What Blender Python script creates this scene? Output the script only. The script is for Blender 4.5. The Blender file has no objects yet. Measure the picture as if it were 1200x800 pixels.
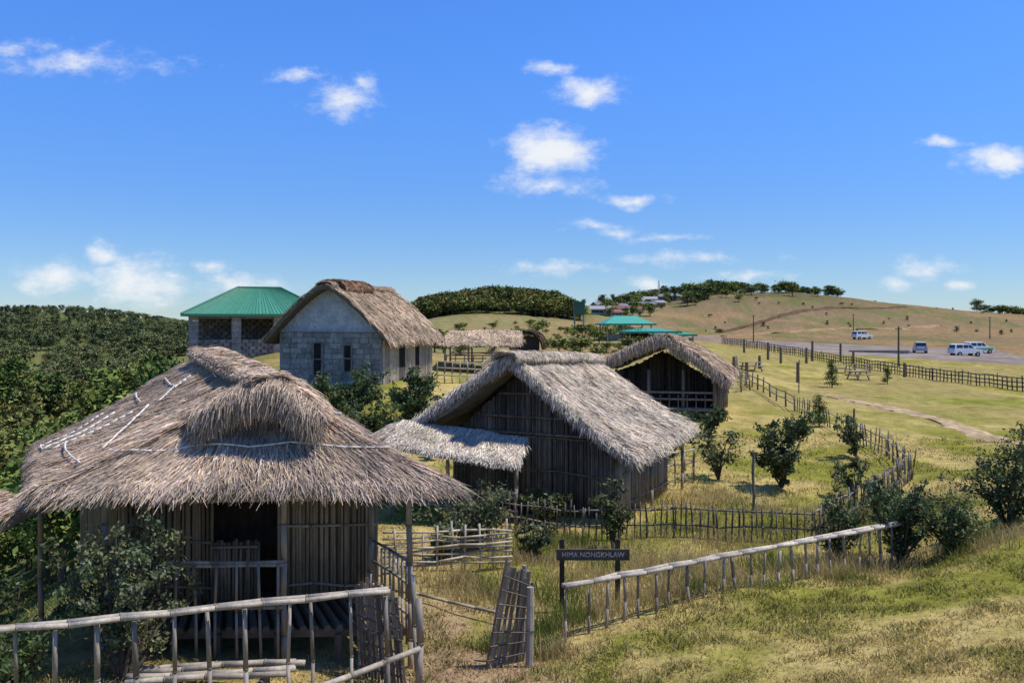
import bpy, math, random
import numpy as np
from mathutils import Vector
R=np.random.RandomState(7); random.seed(7)
V3=lambda *a: np.array(a,dtype=float)

# ------------------------------------------------------------------ noise
_T=R.rand(256,256)
def vn(x,y):
    x=np.asarray(x,float);y=np.asarray(y,float)
    xi=np.floor(x).astype(int);yi=np.floor(y).astype(int)
    fx=x-xi;fy=y-yi;fx=fx*fx*(3-2*fx);fy=fy*fy*(3-2*fy)
    g=lambda a,b:_T[a%256,b%256]
    return (g(xi,yi)*(1-fx)+g(xi+1,yi)*fx)*(1-fy)+(g(xi,yi+1)*(1-fx)+g(xi+1,yi+1)*fx)*fy
def fbm(x,y,o=4):
    s=0;a=.5;t=0
    for i in range(o):
        s=s+a*vn(x*2**i+17*i,y*2**i+31*i);t+=a;a*=.5
    return s/t
def sstep(a,b,x):
    t=np.clip((x-a)/(b-a),0,1);return t*t*(3-2*t)

# ------------------------------------------------------------------ mesh builder
class MB:
    def __init__(s): s.v=[];s.c=[];s.f=[];s.n=0
    def add(s,V,F,col,mi=0):
        V=np.asarray(V,float).reshape(-1,3);F=np.asarray(F,int)
        c=np.asarray(col,float)
        if c.ndim==1:c=np.tile(c[:3],(len(V),1))
        s.v.append(V);s.c.append(c);s.f.append((F+s.n,mi));s.n+=len(V)
    def obj(s,name,mats,smooth=False,parent=None):
        V=np.concatenate(s.v);C=np.clip(np.concatenate(s.c),0,1)
        me=bpy.data.meshes.new(name)
        nl=sum(f.size for f,_ in s.f);nf=sum(len(f) for f,_ in s.f)
        me.vertices.add(len(V));me.vertices.foreach_set('co',V.ravel())
        me.loops.add(nl);me.polygons.add(nf)
        lv=np.concatenate([f.ravel() for f,_ in s.f])
        ks=np.concatenate([np.full(len(f),f.shape[1]) for f,_ in s.f])
        st=np.concatenate([[0],np.cumsum(ks)[:-1]])
        me.loops.foreach_set('vertex_index',lv)
        me.polygons.foreach_set('loop_start',st);me.polygons.foreach_set('loop_total',ks)
        me.polygons.foreach_set('material_index',np.concatenate([np.full(len(f),m) for f,m in s.f]))
        me.polygons.foreach_set('use_smooth',np.full(nf,smooth))
        a=me.color_attributes.new('col','FLOAT_COLOR','POINT')
        a.data.foreach_set('color',np.hstack([C,np.ones((len(C),1))]).ravel())
        me.update(calc_edges=True)
        for m in mats: me.materials.append(m)
        o=bpy.data.objects.new(name,me);bpy.context.scene.collection.objects.link(o)
        if parent:o.parent=parent
        return o
def empty(name):
    e=bpy.data.objects.new(name,None);bpy.context.scene.collection.objects.link(e);return e
def tube(mb,p0,p1,r0,r1=None,col=(.3,.25,.2),n=7,mi=0):
    p0=np.asarray(p0,float);p1=np.asarray(p1,float)
    if r1 is None:r1=r0
    d=p1-p0;L=np.linalg.norm(d)+1e-9;d/=L
    a=np.cross(d,[0,0,1] if abs(d[2])<.9 else [1,0,0]);a/=np.linalg.norm(a);b=np.cross(d,a)
    t=np.arange(n)*2*math.pi/n
    c=np.outer(np.cos(t),a)+np.outer(np.sin(t),b)
    V=np.vstack([p0+c*r0,p1+c*r1]);i=np.arange(n);j=(i+1)%n
    s0=mb.n
    mb.add(V,np.stack([i,j,j+n,i+n],1),col,mi)
    mb.f.append((np.array([i[::-1]+s0,i+n+s0]),mi))
def poly(mb,pts,r0,r1,col,n=6,mi=0):
    k=len(pts)-1
    for i in range(k):
        tube(mb,pts[i],pts[i+1],r0+(r1-r0)*i/k,r0+(r1-r0)*(i+1)/k,col,n,mi)
def bamboo(mb,p0,p1,r,col,n=7,wob=.012,mi=0,seg=None):
    p0=np.asarray(p0,float);p1=np.asarray(p1,float);L=np.linalg.norm(p1-p0)
    k=seg or max(1,int(L/.45));pts=[p0+(p1-p0)*i/k+R.randn(3)*(wob if 0<i<k else 0) for i in range(k+1)]
    for i in range(k):
        c=np.array(col)*R.uniform(.8,1.15)
        tube(mb,pts[i],pts[i+1],r*1.0,r*.95,c,n,mi)
        if i and r>.018:
            d=(pts[i+1]-pts[i]);d/=np.linalg.norm(d)
            tube(mb,pts[i]-d*.009,pts[i]+d*.009,r*1.16,r*1.16,np.array(col)*.5,n,mi)
def beam(mb,p0,p1,w,h,col,mi=0,up=(0,0,1)):
    p0=np.asarray(p0,float);p1=np.asarray(p1,float);d=p1-p0;d/=np.linalg.norm(d)
    up=np.array(up,float)
    if abs(d@up)>.95: up=V3(0,1,0)
    a=np.cross(d,up);a/=np.linalg.norm(a);b=np.cross(a,d)
    V=[p+a*w/2*s+b*h/2*t for p in(p0,p1) for s,t in((-1,-1),(1,-1),(1,1),(-1,1))]
    F=[[3,2,1,0],[4,5,6,7],[0,1,5,4],[1,2,6,5],[2,3,7,6],[3,0,4,7]]
    mb.add(V,F,col,mi)
def box(mb,c,s,col,yaw=0,mi=0):
    c=np.asarray(c,float);d=V3(math.cos(yaw),math.sin(yaw),0)*s[0]/2
    beam(mb,c-d,c+d,s[1],s[2],col,mi)

# ------------------------------------------------------------------ materials
def mat(name,scale=8,amt=.35,rough=.85,bump=.3,bscale=40,stretch=(1,1,1),transl=0,spec=.25,base=None,metal=0,scale2=None):
    m=bpy.data.materials.new(name);m.use_nodes=True;nt=m.node_tree;N=nt.nodes;Lk=nt.links
    bs=N['Principled BSDF'];out=N['Material Output']
    bs.inputs['Roughness'].default_value=rough;bs.inputs['Specular IOR Level'].default_value=spec
    bs.inputs['Metallic'].default_value=metal
    if base is None:
        at=N.new('ShaderNodeAttribute');at.attribute_name='col';col=at.outputs['Color']
    else:
        rg=N.new('ShaderNodeRGB');rg.outputs[0].default_value=(*base,1);col=rg.outputs[0]
    tc=N.new('ShaderNodeTexCoord');mp=N.new('ShaderNodeMapping');mp.inputs['Scale'].default_value=stretch
    Lk.new(tc.outputs['Object'],mp.inputs['Vector'])
    nz=N.new('ShaderNodeTexNoise');nz.inputs['Scale'].default_value=scale;nz.inputs['Detail'].default_value=4
    nz.inputs['Roughness'].default_value=.65
    Lk.new(mp.outputs[0],nz.inputs['Vector'])
    mr=N.new('ShaderNodeMapRange');mr.inputs[1].default_value=.3;mr.inputs[2].default_value=.7
    mr.inputs[3].default_value=1-amt;mr.inputs[4].default_value=1+amt
    Lk.new(nz.outputs[0],mr.inputs[0])
    fac=mr.outputs[0]
    if scale2:
        n2=N.new('ShaderNodeTexNoise');n2.inputs['Scale'].default_value=scale2;n2.inputs['Detail'].default_value=4
        Lk.new(mp.outputs[0],n2.inputs['Vector'])
        m2=N.new('ShaderNodeMapRange');m2.inputs[1].default_value=.3;m2.inputs[2].default_value=.7;m2.inputs[3].default_value=1-amt*.8;m2.inputs[4].default_value=1+amt*.8
        Lk.new(n2.outputs[0],m2.inputs[0])
        mm=N.new('ShaderNodeMath');mm.operation='MULTIPLY';Lk.new(fac,mm.inputs[0]);Lk.new(m2.outputs[0],mm.inputs[1]);fac=mm.outputs[0]
    vm=N.new('ShaderNodeVectorMath');vm.operation='SCALE';Lk.new(col,vm.inputs[0]);Lk.new(fac,vm.inputs['Scale'])
    Lk.new(vm.outputs[0],bs.inputs['Base Color'])
    if bump>0:
        nb=N.new('ShaderNodeTexNoise');nb.inputs['Scale'].default_value=bscale;nb.inputs['Detail'].default_value=4
        Lk.new(mp.outputs[0],nb.inputs['Vector'])
        bp=N.new('ShaderNodeBump');bp.inputs['Strength'].default_value=bump;bp.inputs['Distance'].default_value=.05
        Lk.new(nb.outputs[0],bp.inputs['Height']);Lk.new(bp.outputs[0],bs.inputs['Normal'])
    if transl>0:
        tr=N.new('ShaderNodeBsdfTranslucent');mx=N.new('ShaderNodeMixShader');mx.inputs[0].default_value=transl
        Lk.new(vm.outputs[0],tr.inputs['Color']);Lk.new(bs.outputs[0],mx.inputs[1]);Lk.new(tr.outputs[0],mx.inputs[2])
        Lk.new(mx.outputs[0],out.inputs['Surface'])
    return m
M_ground=mat('ground_soil_grass',1.3,.26,.95,.6,14,scale2=9,spec=.0)
M_blade=mat('grass_blade',3,.2,.8,0,transl=.35,spec=.05)
M_leaf=mat('leaf',4,.2,.5,0,transl=.22,spec=.3)
M_farleaf=mat('far_leaf',.8,.2,.9,0,spec=.0)
M_bark=mat('bark',20,.35,.9,.5,60)
M_thatch=mat('thatch_straw',3,.25,.9,0,60,scale2=18,spec=.0)
M_bamboo=mat('weathered_bamboo',14,.3,.6,.2,70,(1,1,.25),spec=.3)
M_wood=mat('old_wood',12,.35,.85,.4,50,(1,1,.3),spec=.1)
M_stone=mat('stone_block',3,.3,.95,.6,25,scale2=14,spec=.1)
M_plaster=mat('plaster',2,.22,.95,.25,30,scale2=10,spec=.1)
M_metal=mat('painted_metal_roof',4,.12,.5,.1,30,spec=.4)
M_asphalt=mat('asphalt',1.2,.15,1,.0,30,scale2=.2,spec=0)
M_path=mat('path_stone',3,.35,.95,.6,20,spec=0,scale2=.8)
M_paint=mat('car_paint',4,.04,.3,0,spec=.5)
M_glass=mat('dark_glass',4,.05,.12,0,spec=.6,base=(.02,.025,.03))
M_letter=mat('letter_paint',4,.1,.6,0,base=(.42,.42,.38))

# ------------------------------------------------------------------ terrain (camera at origin, eye level z=0)
CP=[ # (bearing mils, distance, height)
(-600,9,-4.3),(-300,9,-4.4),(0,9,-4.45),(-500,10.5,-4.4),(-150,10.6,-4.5),(0,10.6,-4.5),(300,9.3,-3.95),(600,8.3,-3.5),(600,13.5,-3.62),
(400,12.6,-4.12),(250,13.2,-4.3),(65,12,-4.5),(460,15.5,-4.42),(-350,13,-4.5),(-600,13,-5),(-600,20,-7.5),(-600,40,-12),
(-600,100,-20),(-400,20,-5.4),(-300,30,-5.2),(-315,58,-2.3),(-250,55,-2.3),(-450,50,-9),(-500,80,-15),(-220,38,-3.1),(-140,38,-2.9),(-110,45,-2.8),
(-100,31,-4.1),(-200,31,-4.2),(0,20,-4.7),(0,30,-4.6),(-35,48,-2.9),(40,75,-2.5),(175,38,-4.3),(175,30,-4.6),(120,20,-4.7),(300,25,-4.7),
(480,24,-4.4),(600,22,-4.07),(400,43,-4.5),(590,33,-4.7),(300,70,-4.5),(600,52,-4.9),(400,80,-4.85),(510,98,-4.95),(360,150,-4.2),(500,135,-4.7),
(270,125,-3.8),(250,200,-3.3),(180,90,-2.4),(100,180,-1.2),(600,110,-5.3),(100,110,-2.0),
(130,300,5.5),(220,330,10.0),(300,350,11.3),(360,350,10.2),(460,350,6.4),(545,380,3.6),(600,400,2.),(250,240,0.2),(400,230,-1.2),(550,200,-3.4),(600,250,-2.6),(460,260,.2),
(-130,190,-1.5),(80,190,-1.),(-20,250,5.2),(-120,250,1.5),(80,260,3.4),(-60,250,4),
(-600,500,4.),(-500,500,4.0),(-400,480,-2),(-300,450,-6),(-600,200,-24),(-450,150,-20),(-450,250,-17),(-250,150,-5),(-250,90,-3),(-100,90,-2.8),(-560,330,-14),(-640,120,-14),
(-600,900,-16),(-300,800,-14),(0,500,-8),(300,600,-8),(600,700,-10),(-600,2500,-35),(0,2500,-25),(600,2500,-25)]
CP=np.array(CP,float)
def feat(x,y):
    th=np.clip(np.arctan2(x,y),-.62,.62);r=np.clip(np.hypot(x,y),6.5,3000)
    return np.stack([th*2.6,np.log(r)],-1)
cx=CP[:,0]/1000*CP[:,1];cf=feat(cx,CP[:,1])
K=lambda d:np.sqrt(d*d+.02)
D=np.linalg.norm(cf[:,None]-cf[None],axis=2)
n_=len(CP);A=np.zeros((n_+1,n_+1));A[:n_,:n_]=K(D)-np.eye(n_)*.01;A[:n_,n_]=1;A[n_,:n_]=1
Wt=np.linalg.solve(A,np.append(CP[:,2],0))
def gz(x,y):
    x=np.atleast_1d(np.asarray(x,float));y=np.atleast_1d(np.asarray(y,float));sh=x.shape
    x=x.ravel();y=y.ravel();out=np.empty(len(x))
    for i in range(0,len(x),20000):
        f=feat(x[i:i+20000],y[i:i+20000]);d=np.linalg.norm(f[:,None]-cf[None],axis=2)
        out[i:i+20000]=K(d)@Wt[:n_]+Wt[n_]
    r=np.hypot(x,y);t=sstep(1.5,7.5,r)
    out=-1.65*(1-t)+out*t
    out+=(fbm(x*.6,y*.6)-.5)*.28*np.clip(r/12,.3,1)+(fbm(x*.04+9,y*.04)-.5)*2.2*sstep(60,300,r)*sstep(-.9,.0,np.where(r>140,1,-1))
    lf=sstep(-.36,-.44,x/np.maximum(y,.1))*sstep(90,200,r)*sstep(700,430,r);out+=(fbm(x*.012+3,y*.012,3)-.5)*16*lf*sstep(470,380,r)
    return out.reshape(sh)
def g1(x,y): return float(gz(x,y)[0])
def mix(a,b,t): t=np.asarray(t)[...,None];return a*(1-t)+b*t
def gcol(x,y):
    x=np.asarray(x,float);y=np.asarray(y,float);r=np.hypot(x,y);b=x/np.maximum(y,.1)
    green=V3(.205,.195,.036);lush=V3(.135,.16,.028);straw=V3(.43,.325,.13);brown=V3(.25,.165,.085);dark=V3(.05,.065,.02);soil=V3(.29,.20,.12)
    c=np.tile(green,(len(x),1))
    n=fbm(x*.5,y*.5);n2=fbm(x*.13+5,y*.13);n3=fbm(x*1.9,y*1.9+3)
    c=mix(c,straw,sstep(.36,.60,n)*.80)
    c=mix(c,lush,sstep(.5,.7,n2)*.45*(r>18))
    mid=sstep(30,60,r)*sstep(.1,.2,b);c=mix(c,V3(.27,.215,.08)*np.ones_like(c),mid*sstep(.30,.5,fbm(x*.2,y*.1))*.85)
    yard=np.exp(-(((x-.3)/2.6)**2+((y-12.5)/4.5)**2))
    c=mix(c,straw*.95,np.clip(yard*1.2*sstep(.3,.55,n3),0,.85))
    c=mix(c,soil,np.clip(np.exp(-(((x+.6)/1.1)**2+((y-11.3)/2.4)**2))*sstep(.3,.55,n3)*1.3,0,.9))
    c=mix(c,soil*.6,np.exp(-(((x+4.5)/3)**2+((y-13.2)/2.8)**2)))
    kn=sstep(42,70,r)*sstep(.25,.12,b)
    c=mix(c,mix(brown*np.ones_like(c)*1.05,V3(.19,.185,.08)*np.ones_like(c),sstep(.4,.6,fbm(x*.12,y*.12))),kn*.85)
    far=sstep(110,155,r)*sstep(.10,.2,b)
    fn=fbm(x*.02,y*.045)
    c=mix(c,mix(brown*np.ones_like(c),V3(.20,.145,.08)*np.ones_like(c),sstep(.42,.58,fn)),far*.98)
    top=sstep(260,320,r)*sstep(.52,.28,b)*sstep(.38,.5,fbm(x*.03+8,y*.03));c=mix(c,V3(.10,.095,.045)*np.ones_like(c),top*far*.85)
    sc=sstep(.54,.62,fbm(x*.13+4,y*.07));c=mix(c,dark*2,sc*far*.5)
    fo=np.clip(sstep(.0,-.1,b-(-.25))*sstep(14,24,r)+sstep(185,215,r)*sstep(.11,.07,b),0,1)
    c=mix(c,mix(dark*1.6*np.ones_like(c),V3(.14,.15,.05)*np.ones_like(c),sstep(.5,.6,fbm(x*.03,y*.03+7))),fo*.9)
    return c*(.8+.4*n3[:,None])
th=np.concatenate([np.linspace(-math.pi,-.75,40)[:-1],np.linspace(-.75,.75,420),np.linspace(.75,math.pi,40)[1:]])
rr=np.exp(np.linspace(math.log(.6),math.log(3500),330))
TT,RR=np.meshgrid(th,rr,indexing='ij');X=RR*np.sin(TT);Y=RR*np.cos(TT);Z=gz(X,Y)
mb=MB();nt_,nr_=X.shape
idx=np.arange(nt_*nr_).reshape(nt_,nr_)
F=np.stack([idx[:-1,:-1],idx[1:,:-1],idx[1:,1:],idx[:-1,1:]],-1).reshape(-1,4)[:,::-1]
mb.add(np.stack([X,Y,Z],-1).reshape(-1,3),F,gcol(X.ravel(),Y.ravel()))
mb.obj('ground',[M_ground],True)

# ------------------------------------------------------------------ grass
def blades(name,x,y,h,w,cfun,lean=.35):
    n=len(x);z=gz(x,y)-.01;a=R.uniform(0,2*math.pi,n);ln=R.randn(n,2)*lean*h[:,None]
    p=np.stack([x,y,z],-1);s=np.stack([np.cos(a),np.sin(a),0*a],-1)*w[:,None]/2
    mid=p+np.stack([ln[:,0]*.35,ln[:,1]*.35,h*.6],-1);tip=p+np.stack([ln[:,0],ln[:,1],h],-1)
    V=np.stack([p-s,p+s,mid+s*.7,mid-s*.7,tip],1);i=np.arange(n)[:,None]*5
    C=np.repeat(cfun,5,0)
    m=MB();m.add(V.reshape(-1,3),i+np.array([[0,1,2,3]]),C);m.f.append((i+np.array([[3,2,4]]),0))
    return m.obj(name,[M_blade])
def scatter(n,rmin,rmax,bmin,bmax,p=1.0):
    r=rmin*(rmax/rmin)**(R.rand(n)**p);b=R.uniform(bmin,bmax,n);return b*r,r
x,y=scatter(230000,7.5,34,-.62,.68,1.15)
ex=((x+4.6)/3.1)**2+((y-13.6)/2.7)**2<1
cl=fbm(x*2.6,y*2.6)
keep=~ex&(R.rand(len(x))<sstep(.28,.62,cl)*1.2+.12);x,y,cl=x[keep],y[keep],cl[keep]
n3=fbm(x*.8+3,y*.8);c=gcol(x,y)*R.uniform(.75,1.7,(len(x),1))
c=mix(c,V3(.56,.44,.20)*R.uniform(.7,1.15,(len(x),1)),(R.rand(len(x))<.26)*.8)
c=mix(c,V3(.11,.145,.03)*R.uniform(.7,1.2,(len(x),1)),(cl>.6)*(R.rand(len(x))<.45)*.8)
h=R.uniform(.02,.085,len(x))*(.3+.9*n3+.6*sstep(.45,.7,cl))*(1+y*.015)
blades('grass',x,y,h,R.uniform(.006,.013,len(x))*(1+y/18),c,.75)
pc=[( .6,14.2,1.2),(1.8,16,1.3),(3.2,15.5,1.2),(.2,16.5,1),(2.5,13.6,.8),(5.,15.4,1.0),(4,18,1.6),(6.5,15.6,1.),(.4,12.4,.5),(7,19,2),(-.7,14.5,.8),(9,20,2),(5,22,2),(1,17.8,1),(8.2,15,1),(3.4,14.2,.7),(-.2,12.0,.35),(5.6,14.2,.5),(.55,11.6,.3),(1.2,13.0,.6)]
xs=[];ys=[]
for a,b,s in pc:
    k=int(1400*s);xs.append(a+R.randn(k)*s*.55);ys.append(b+R.randn(k)*s*.45)
x=np.concatenate(xs);y=np.concatenate(ys);n=len(x)
c=mix(V3(.16,.19,.045)*R.uniform(.6,1.4,(n,1)),V3(.50,.38,.18)*R.uniform(.7,1.2,(n,1)),(fbm(x*1.1,y*1.1)>.45)*.8)
blades('tall_grass',x,y,R.uniform(.10,.38,n)*(.4+fbm(x*2,y*2)),R.uniform(.006,.014,n),c,.4)

# ------------------------------------------------------------------ roads and paths
def ribbon(name,pts,w,col,m,off=.05,sub=40,edge=.5):
    P=np.array(pts,float);t=np.linspace(0,len(P)-1,sub*(len(P)-1)+1);i=np.clip(t.astype(int),0,len(P)-2);f=(t-i)[:,None]
    g=lambda k:P[np.clip(k,0,len(P)-1)]
    p0,p1,p2,p3=g(i-1),g(i),g(i+1),g(i+2)
    C=.5*((2*p1)+(-p0+p2)*f+(2*p0-5*p1+4*p2-p3)*f**2+(-p0+3*p1-3*p2+p3)*f**3)
    W=np.interp(t,np.arange(len(P)),w) if hasattr(w,'__len__') else np.full(len(t),w)
    d=np.gradient(C,axis=0);d/=np.linalg.norm(d,axis=1)[:,None];nn=np.stack([-d[:,1],d[:,0]],-1)
    K_=9;rows=[];cc=[]
    for k in range(K_):
        e=(k/(K_-1)-.5);wob=1+edge*2*(vn(t*9,np.full(len(t),k*3.))-.5)*(abs(e)>.4)
        q=C+nn*(W*e*wob)[:,None];rows.append(np.column_stack([q,gz(q[:,0],q[:,1])+off*(1-1.3*(abs(e)>.49))]))
        cc.append(np.array(col)*(.75+.5*vn(t*14,np.full(len(t),k*2.)))[:,None])
    V=np.stack(rows,1);a,b=V.shape[:2];ii=np.arange(a*b).reshape(a,b)
    F=np.stack([ii[:-1,:-1],ii[:-1,1:],ii[1:,1:],ii[1:,:-1]],-1).reshape(-1,4)[:,::-1]
    m_=MB();m_.add(V.reshape(-1,3),F,np.stack(cc,1).reshape(-1,3));return m_.obj(name,[m],True)
ribbon('stone_path',[(19.0,52),(19.6,46),(19.8,40),(19.3,33),(20.5,27)],[1.0,1.2,1.3,1.3,1.5],(.36,.265,.16),M_path,.035)
ribbon('asphalt_road',[(36,185),(44,158),(51,138),(58,122),(66,112),(84,106),(110,98)],[9,17,30,38,26,14,9],(.225,.185,.155),M_asphalt,.12,edge=.05)
ribbon('dirt_road',[(50,205),(74,240),(104,275),(138,300)],[2.5,2.5,2.5,2.5],(.12,.075,.05),M_path,.25)
ribbon('dirt_track',[(26,150),(46,190),(84,215),(120,240)],[2.5,3,3,3],(.27,.18,.105),M_path,.25)

# ------------------------------------------------------------------ foliage
def leafcloud(mb,P,size,col,mi=1,asp=.5,up=.35):
    n=len(P);a=R.randn(n,3);a/=np.linalg.norm(a,axis=1)[:,None]
    nrm=R.randn(n,3);nrm[:,2]=abs(nrm[:,2])+up;b=np.cross(a,nrm);b/=np.linalg.norm(b,axis=1)[:,None]+1e-9
    s=size*R.uniform(.6,1.35,(n,1));V=np.stack([P-a*s,P+b*s*asp,P+a*s,P-b*s*asp],1)
    C=np.repeat(col,4,0);mb.add(V.reshape(-1,3),np.arange(n*4).reshape(-1,4),C,mi)
def shrub(name,x,y,h,r,nl=3500,ls=.035,nst=9,col=(.055,.085,.03),z=None,dense=1.,up0=.12):
    z=g1(x,y)-.03 if z is None else z;mb=MB();base=V3(x,y,z);L=[];Cc=[];ln=R.randn(2)*.12*h
    for s in range(nst):
        a=R.uniform(0,2*math.pi);q=R.rand()**.6;end=base+V3(math.cos(a)*r*q+ln[0],math.sin(a)*r*q+ln[1],h*R.uniform(.45,1.05)*(1-.35*q))
        k=5;pts=[base+(end-base)*(i/k)+V3(0,0,h*.12*math.sin(i/k*math.pi))+R.randn(3)*h*.02*(i>0) for i in range(k+1)]
        poly(mb,pts,.012*h+.006,.004,(.09,.07,.05),5)
        for t in range(int(9*dense)):
            u=R.uniform(up0,1)*k;i=min(int(u),k-1);p=pts[i]+(pts[i+1]-pts[i])*(u-i)
            d=R.randn(3);d[2]=abs(d[2])*.6+.15;d/=np.linalg.norm(d);l=R.uniform(.12,.34)*(h*.45+r*.6)
            tube(mb,p,p+d*l,.004,.002,(.10,.08,.05),4)
            cc=np.array(col)*R.uniform(.6,1.6)*np.array([R.uniform(.85,1.25),1,R.uniform(.8,1.2)])
            m=int(nl/(nst*int(9*dense)));tt=R.rand(m,1)**.7;L.append(p+d*l*tt+R.randn(m,3)*l*.15);Cc.append(np.tile(cc,(m,1))*R.uniform(.7,1.35,(m,1)))
    L=np.concatenate(L);Cc=np.concatenate(Cc);gzz=z+.03;k=L[:,2]>gzz;leafcloud(mb,L[k],ls,Cc[k])
    return mb.obj(name,[M_bark,M_leaf])
G1=(.08,.105,.034);G2=(.06,.09,.03);G3=(.10,.12,.055);G4=(.12,.14,.035)
for a in [(-4.65,10.2,1.95,1.0,6500,.034,13,G3,None,.9,.2),(-6.0,10.1,1.6,.8,3800,.034,9,G2),
 (-.7,17.3,1.5,1.1,6000,.04,13,G3),(.35,16.6,.9,.5,1800,.035,8,G3),(2.0,16.9,1.45,.55,2600,.035,7,G1),
 (7.6,24,2.3,1.0,4600,.055,9,G2),(6.1,25.2,2.0,.9,1500,.05,6,G1),(7.0,15.4,1.75,.95,5800,.034,13,G2),(6.2,16.3,1.5,.75,3000,.036,9,G1),(7.7,15.0,1.5,.7,3200,.034,10,G1),
 (9.2,15.8,2.1,.8,5200,.034,11,G2),(10.6,16.0,2.0,.8,4200,.036,10,G1),(8.2,19.2,1.2,.6,2000,.04,7,G1),
 (9.0,22.5,1.2,.6,1500,.045,6,G3),(11.3,28,1.5,.7,1500,.055,6,G1),(7.6,33,1.4,.9,1600,.07,7,G2),
 (10.4,32,1.2,.7,1100,.06,6,G1),(5.5,29,2.2,1.1,2400,.065,8,G2),(6.6,31.5,1.5,.9,1500,.065,7,G2),(-1.4,16.4,.8,.5,1500,.035,7,G4),(12.6,20.5,1.3,.7,2000,.045,7,G2),(.9,19.3,1.3,.7,1800,.045,8,G1),(10.2,13.9,.8,.5,1300,.032,7,G1)]:
    shrub('shrub',*a)
for a in [(-6.3,32.5,2.5,1.5,6500,.07,14,G2,None,1.2,.05),(-3.7,32.0,2.2,1.4,6500,.07,14,G2,None,1.2,.05),(-5.0,30.0,1.5,1.1,3500,.06,12,G1,None,1.2,.05),(-2.6,28,1.2,.9,2500,.06,10,G4),(-7.9,34,1.9,1.2,3000,.07,11,G2),(-1.2,33,1.3,.9,2000,.06,10,G1)]:
    shrub('dense_bush',*a)
def treemesh(kind,nl,ls,base=None):
    mb=MB();L=[];C=[]
    base=base or {'broad':(.10,.14,.04),'pine':(.07,.11,.036)}[kind]
    tube(mb,(0,0,-.05),(0.01,0,.55),.025,.014,(.12,.09,.06),6);tube(mb,(.01,0,.55),(0,0,.9),.014,.006,(.12,.09,.06),5)
    K_=26 if kind!='pine' else 34
    for k in range(K_):
        if kind=='pine':
            t=R.uniform(.12,1);rad=.30*(1-t)**.8+.03;a=R.uniform(0,6.28);q=R.uniform(.3,1);c=V3(math.cos(a)*rad*q,math.sin(a)*rad*q,t*.96);s=V3(.065,.065,.03)
        else:
            d=R.randn(3);d/=np.linalg.norm(d);q=R.uniform(.35,1);c=V3(d[0]*.36*q,d[1]*.36*q,.6+d[2]*.33*q);s=V3(.085,.085,.055)
        tube(mb,(0,0,max(.1,c[2]-.18)),c,.008,.003,(.11,.085,.06),4)
        m=nl//K_;P=c+R.randn(m,3)*s;L.append(P)
        cc=np.array(base)*R.uniform(.45,1.65)*np.array([R.uniform(.85,1.35),1,.9]);C.append(np.tile(cc,(m,1))*R.uniform(.75,1.3,(m,1)))
    leafcloud(mb,np.concatenate(L),ls,np.concatenate(C),1,.6,.6)
    o=mb.obj('tmp',[M_bark,M_farleaf]);me=o.data;bpy.data.objects.remove(o);return me
BR=[treemesh('broad',2800,.022) for _ in range(3)]+[treemesh('broad',2600,.022,(.14,.16,.045))];PI=[treemesh('pine',2400,.02) for _ in range(3)]+[treemesh('pine',2400,.02,(.10,.14,.045))]
BRL=[treemesh('broad',520,.05) for _ in range(3)];PIL=[treemesh('pine',460,.046) for _ in range(3)]
LT=[treemesh('broad',520,.05,(.15,.17,.06)) for _ in range(2)]
HZ=[treemesh('broad',420,.05,(.105,.135,.065)) for _ in range(2)]+[treemesh('pine',400,.048,(.085,.12,.06)) for _ in range(2)]  # distance haze put into the leaf colour: greyer and paler
HZL=[treemesh('broad',420,.05,(.15,.17,.08)) for _ in range(2)]+HZ[:1]
def place(me,x,y,h,parent,w=1,nm='tree',lim=None):
    g=g1(x,y)
    if lim is not None:
        h=min(h,lim*y-g)
        if h<1.2: return None
    o=bpy.data.objects.new(nm,me);o.location=(x,y,g-.05);o.scale=(h*w,h*w,h);o.rotation_euler[2]=R.uniform(0,6.28)
    bpy.context.scene.collection.objects.link(o)
    if parent:o.parent=parent
    return o
def forest(name,n,fn,meshes,hmin,hmax,w=1.,lim=None,light=None,gap=0,minsep=0):
    e=empty(name);used=[]
    for c in range(n):
        x,y=fn();l=None if lim is None else lim(x/y)+R.uniform(-.025,.0)*(y<150)
        nn=float(fbm(x*.018+2,y*.018))+R.randn()*.03
        if gap and float(fbm(x*.03,y*.03+7))>gap: continue
        if minsep:
            if any((x-a)**2+(y-b)**2<minsep**2 for a,b in used): continue
            used.append((x,y))
        ms=light if (light and nn>.53) else meshes
        place(ms[R.randint(len(ms))],x,y,R.uniform(hmin,hmax)*(1 if y<60 else R.choice([.7,1,1,1.25])),e,w*R.uniform(.85,1.25),lim=l)
def pol(b0,b1,d0,d1):
    def f():
        d=d0*(d1/d0)**R.rand();return R.uniform(b0,b1)*d,d
    return f
nl_=lambda b:np.interp(b,[-.8,-.60,-.55,-.45,-.40,-.3],[-.12,-.10,-.062,-.03,-.016,-.04])
forest('valley_trees',130,pol(-.80,-.385,24,55),BR+PI,3.0,6.8,.95,nl_,minsep=2.2)
forest('valley_forest',700,pol(-.85,-.39,60,240),BRL+PIL,4.0,7.,1.05,lambda b:-.016,LT,.66)
forest('ridge_forest',2300,pol(-.85,-.27,250,540),HZ,3.2,5.,1.2,lambda b:np.interp(b,[-.6,-.5,-.45,-.4,-.3],[.018,.018,.012,.003,-.01]),HZL,.72)
forest('hill_forest',620,pol(-.135,.080,200,262),BRL+PIL,3.6,5.2,1.2,lambda b:np.interp(b,[-.13,-.10,-.03,.05,.08],[.012,.03,.042,.036,.02]),LT)
def clus(cs):
    def f():
        b,d,s=cs[R.randint(len(cs))];return (b*d+R.randn()*s),(d+R.randn()*s*1.2)
    return f
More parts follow.
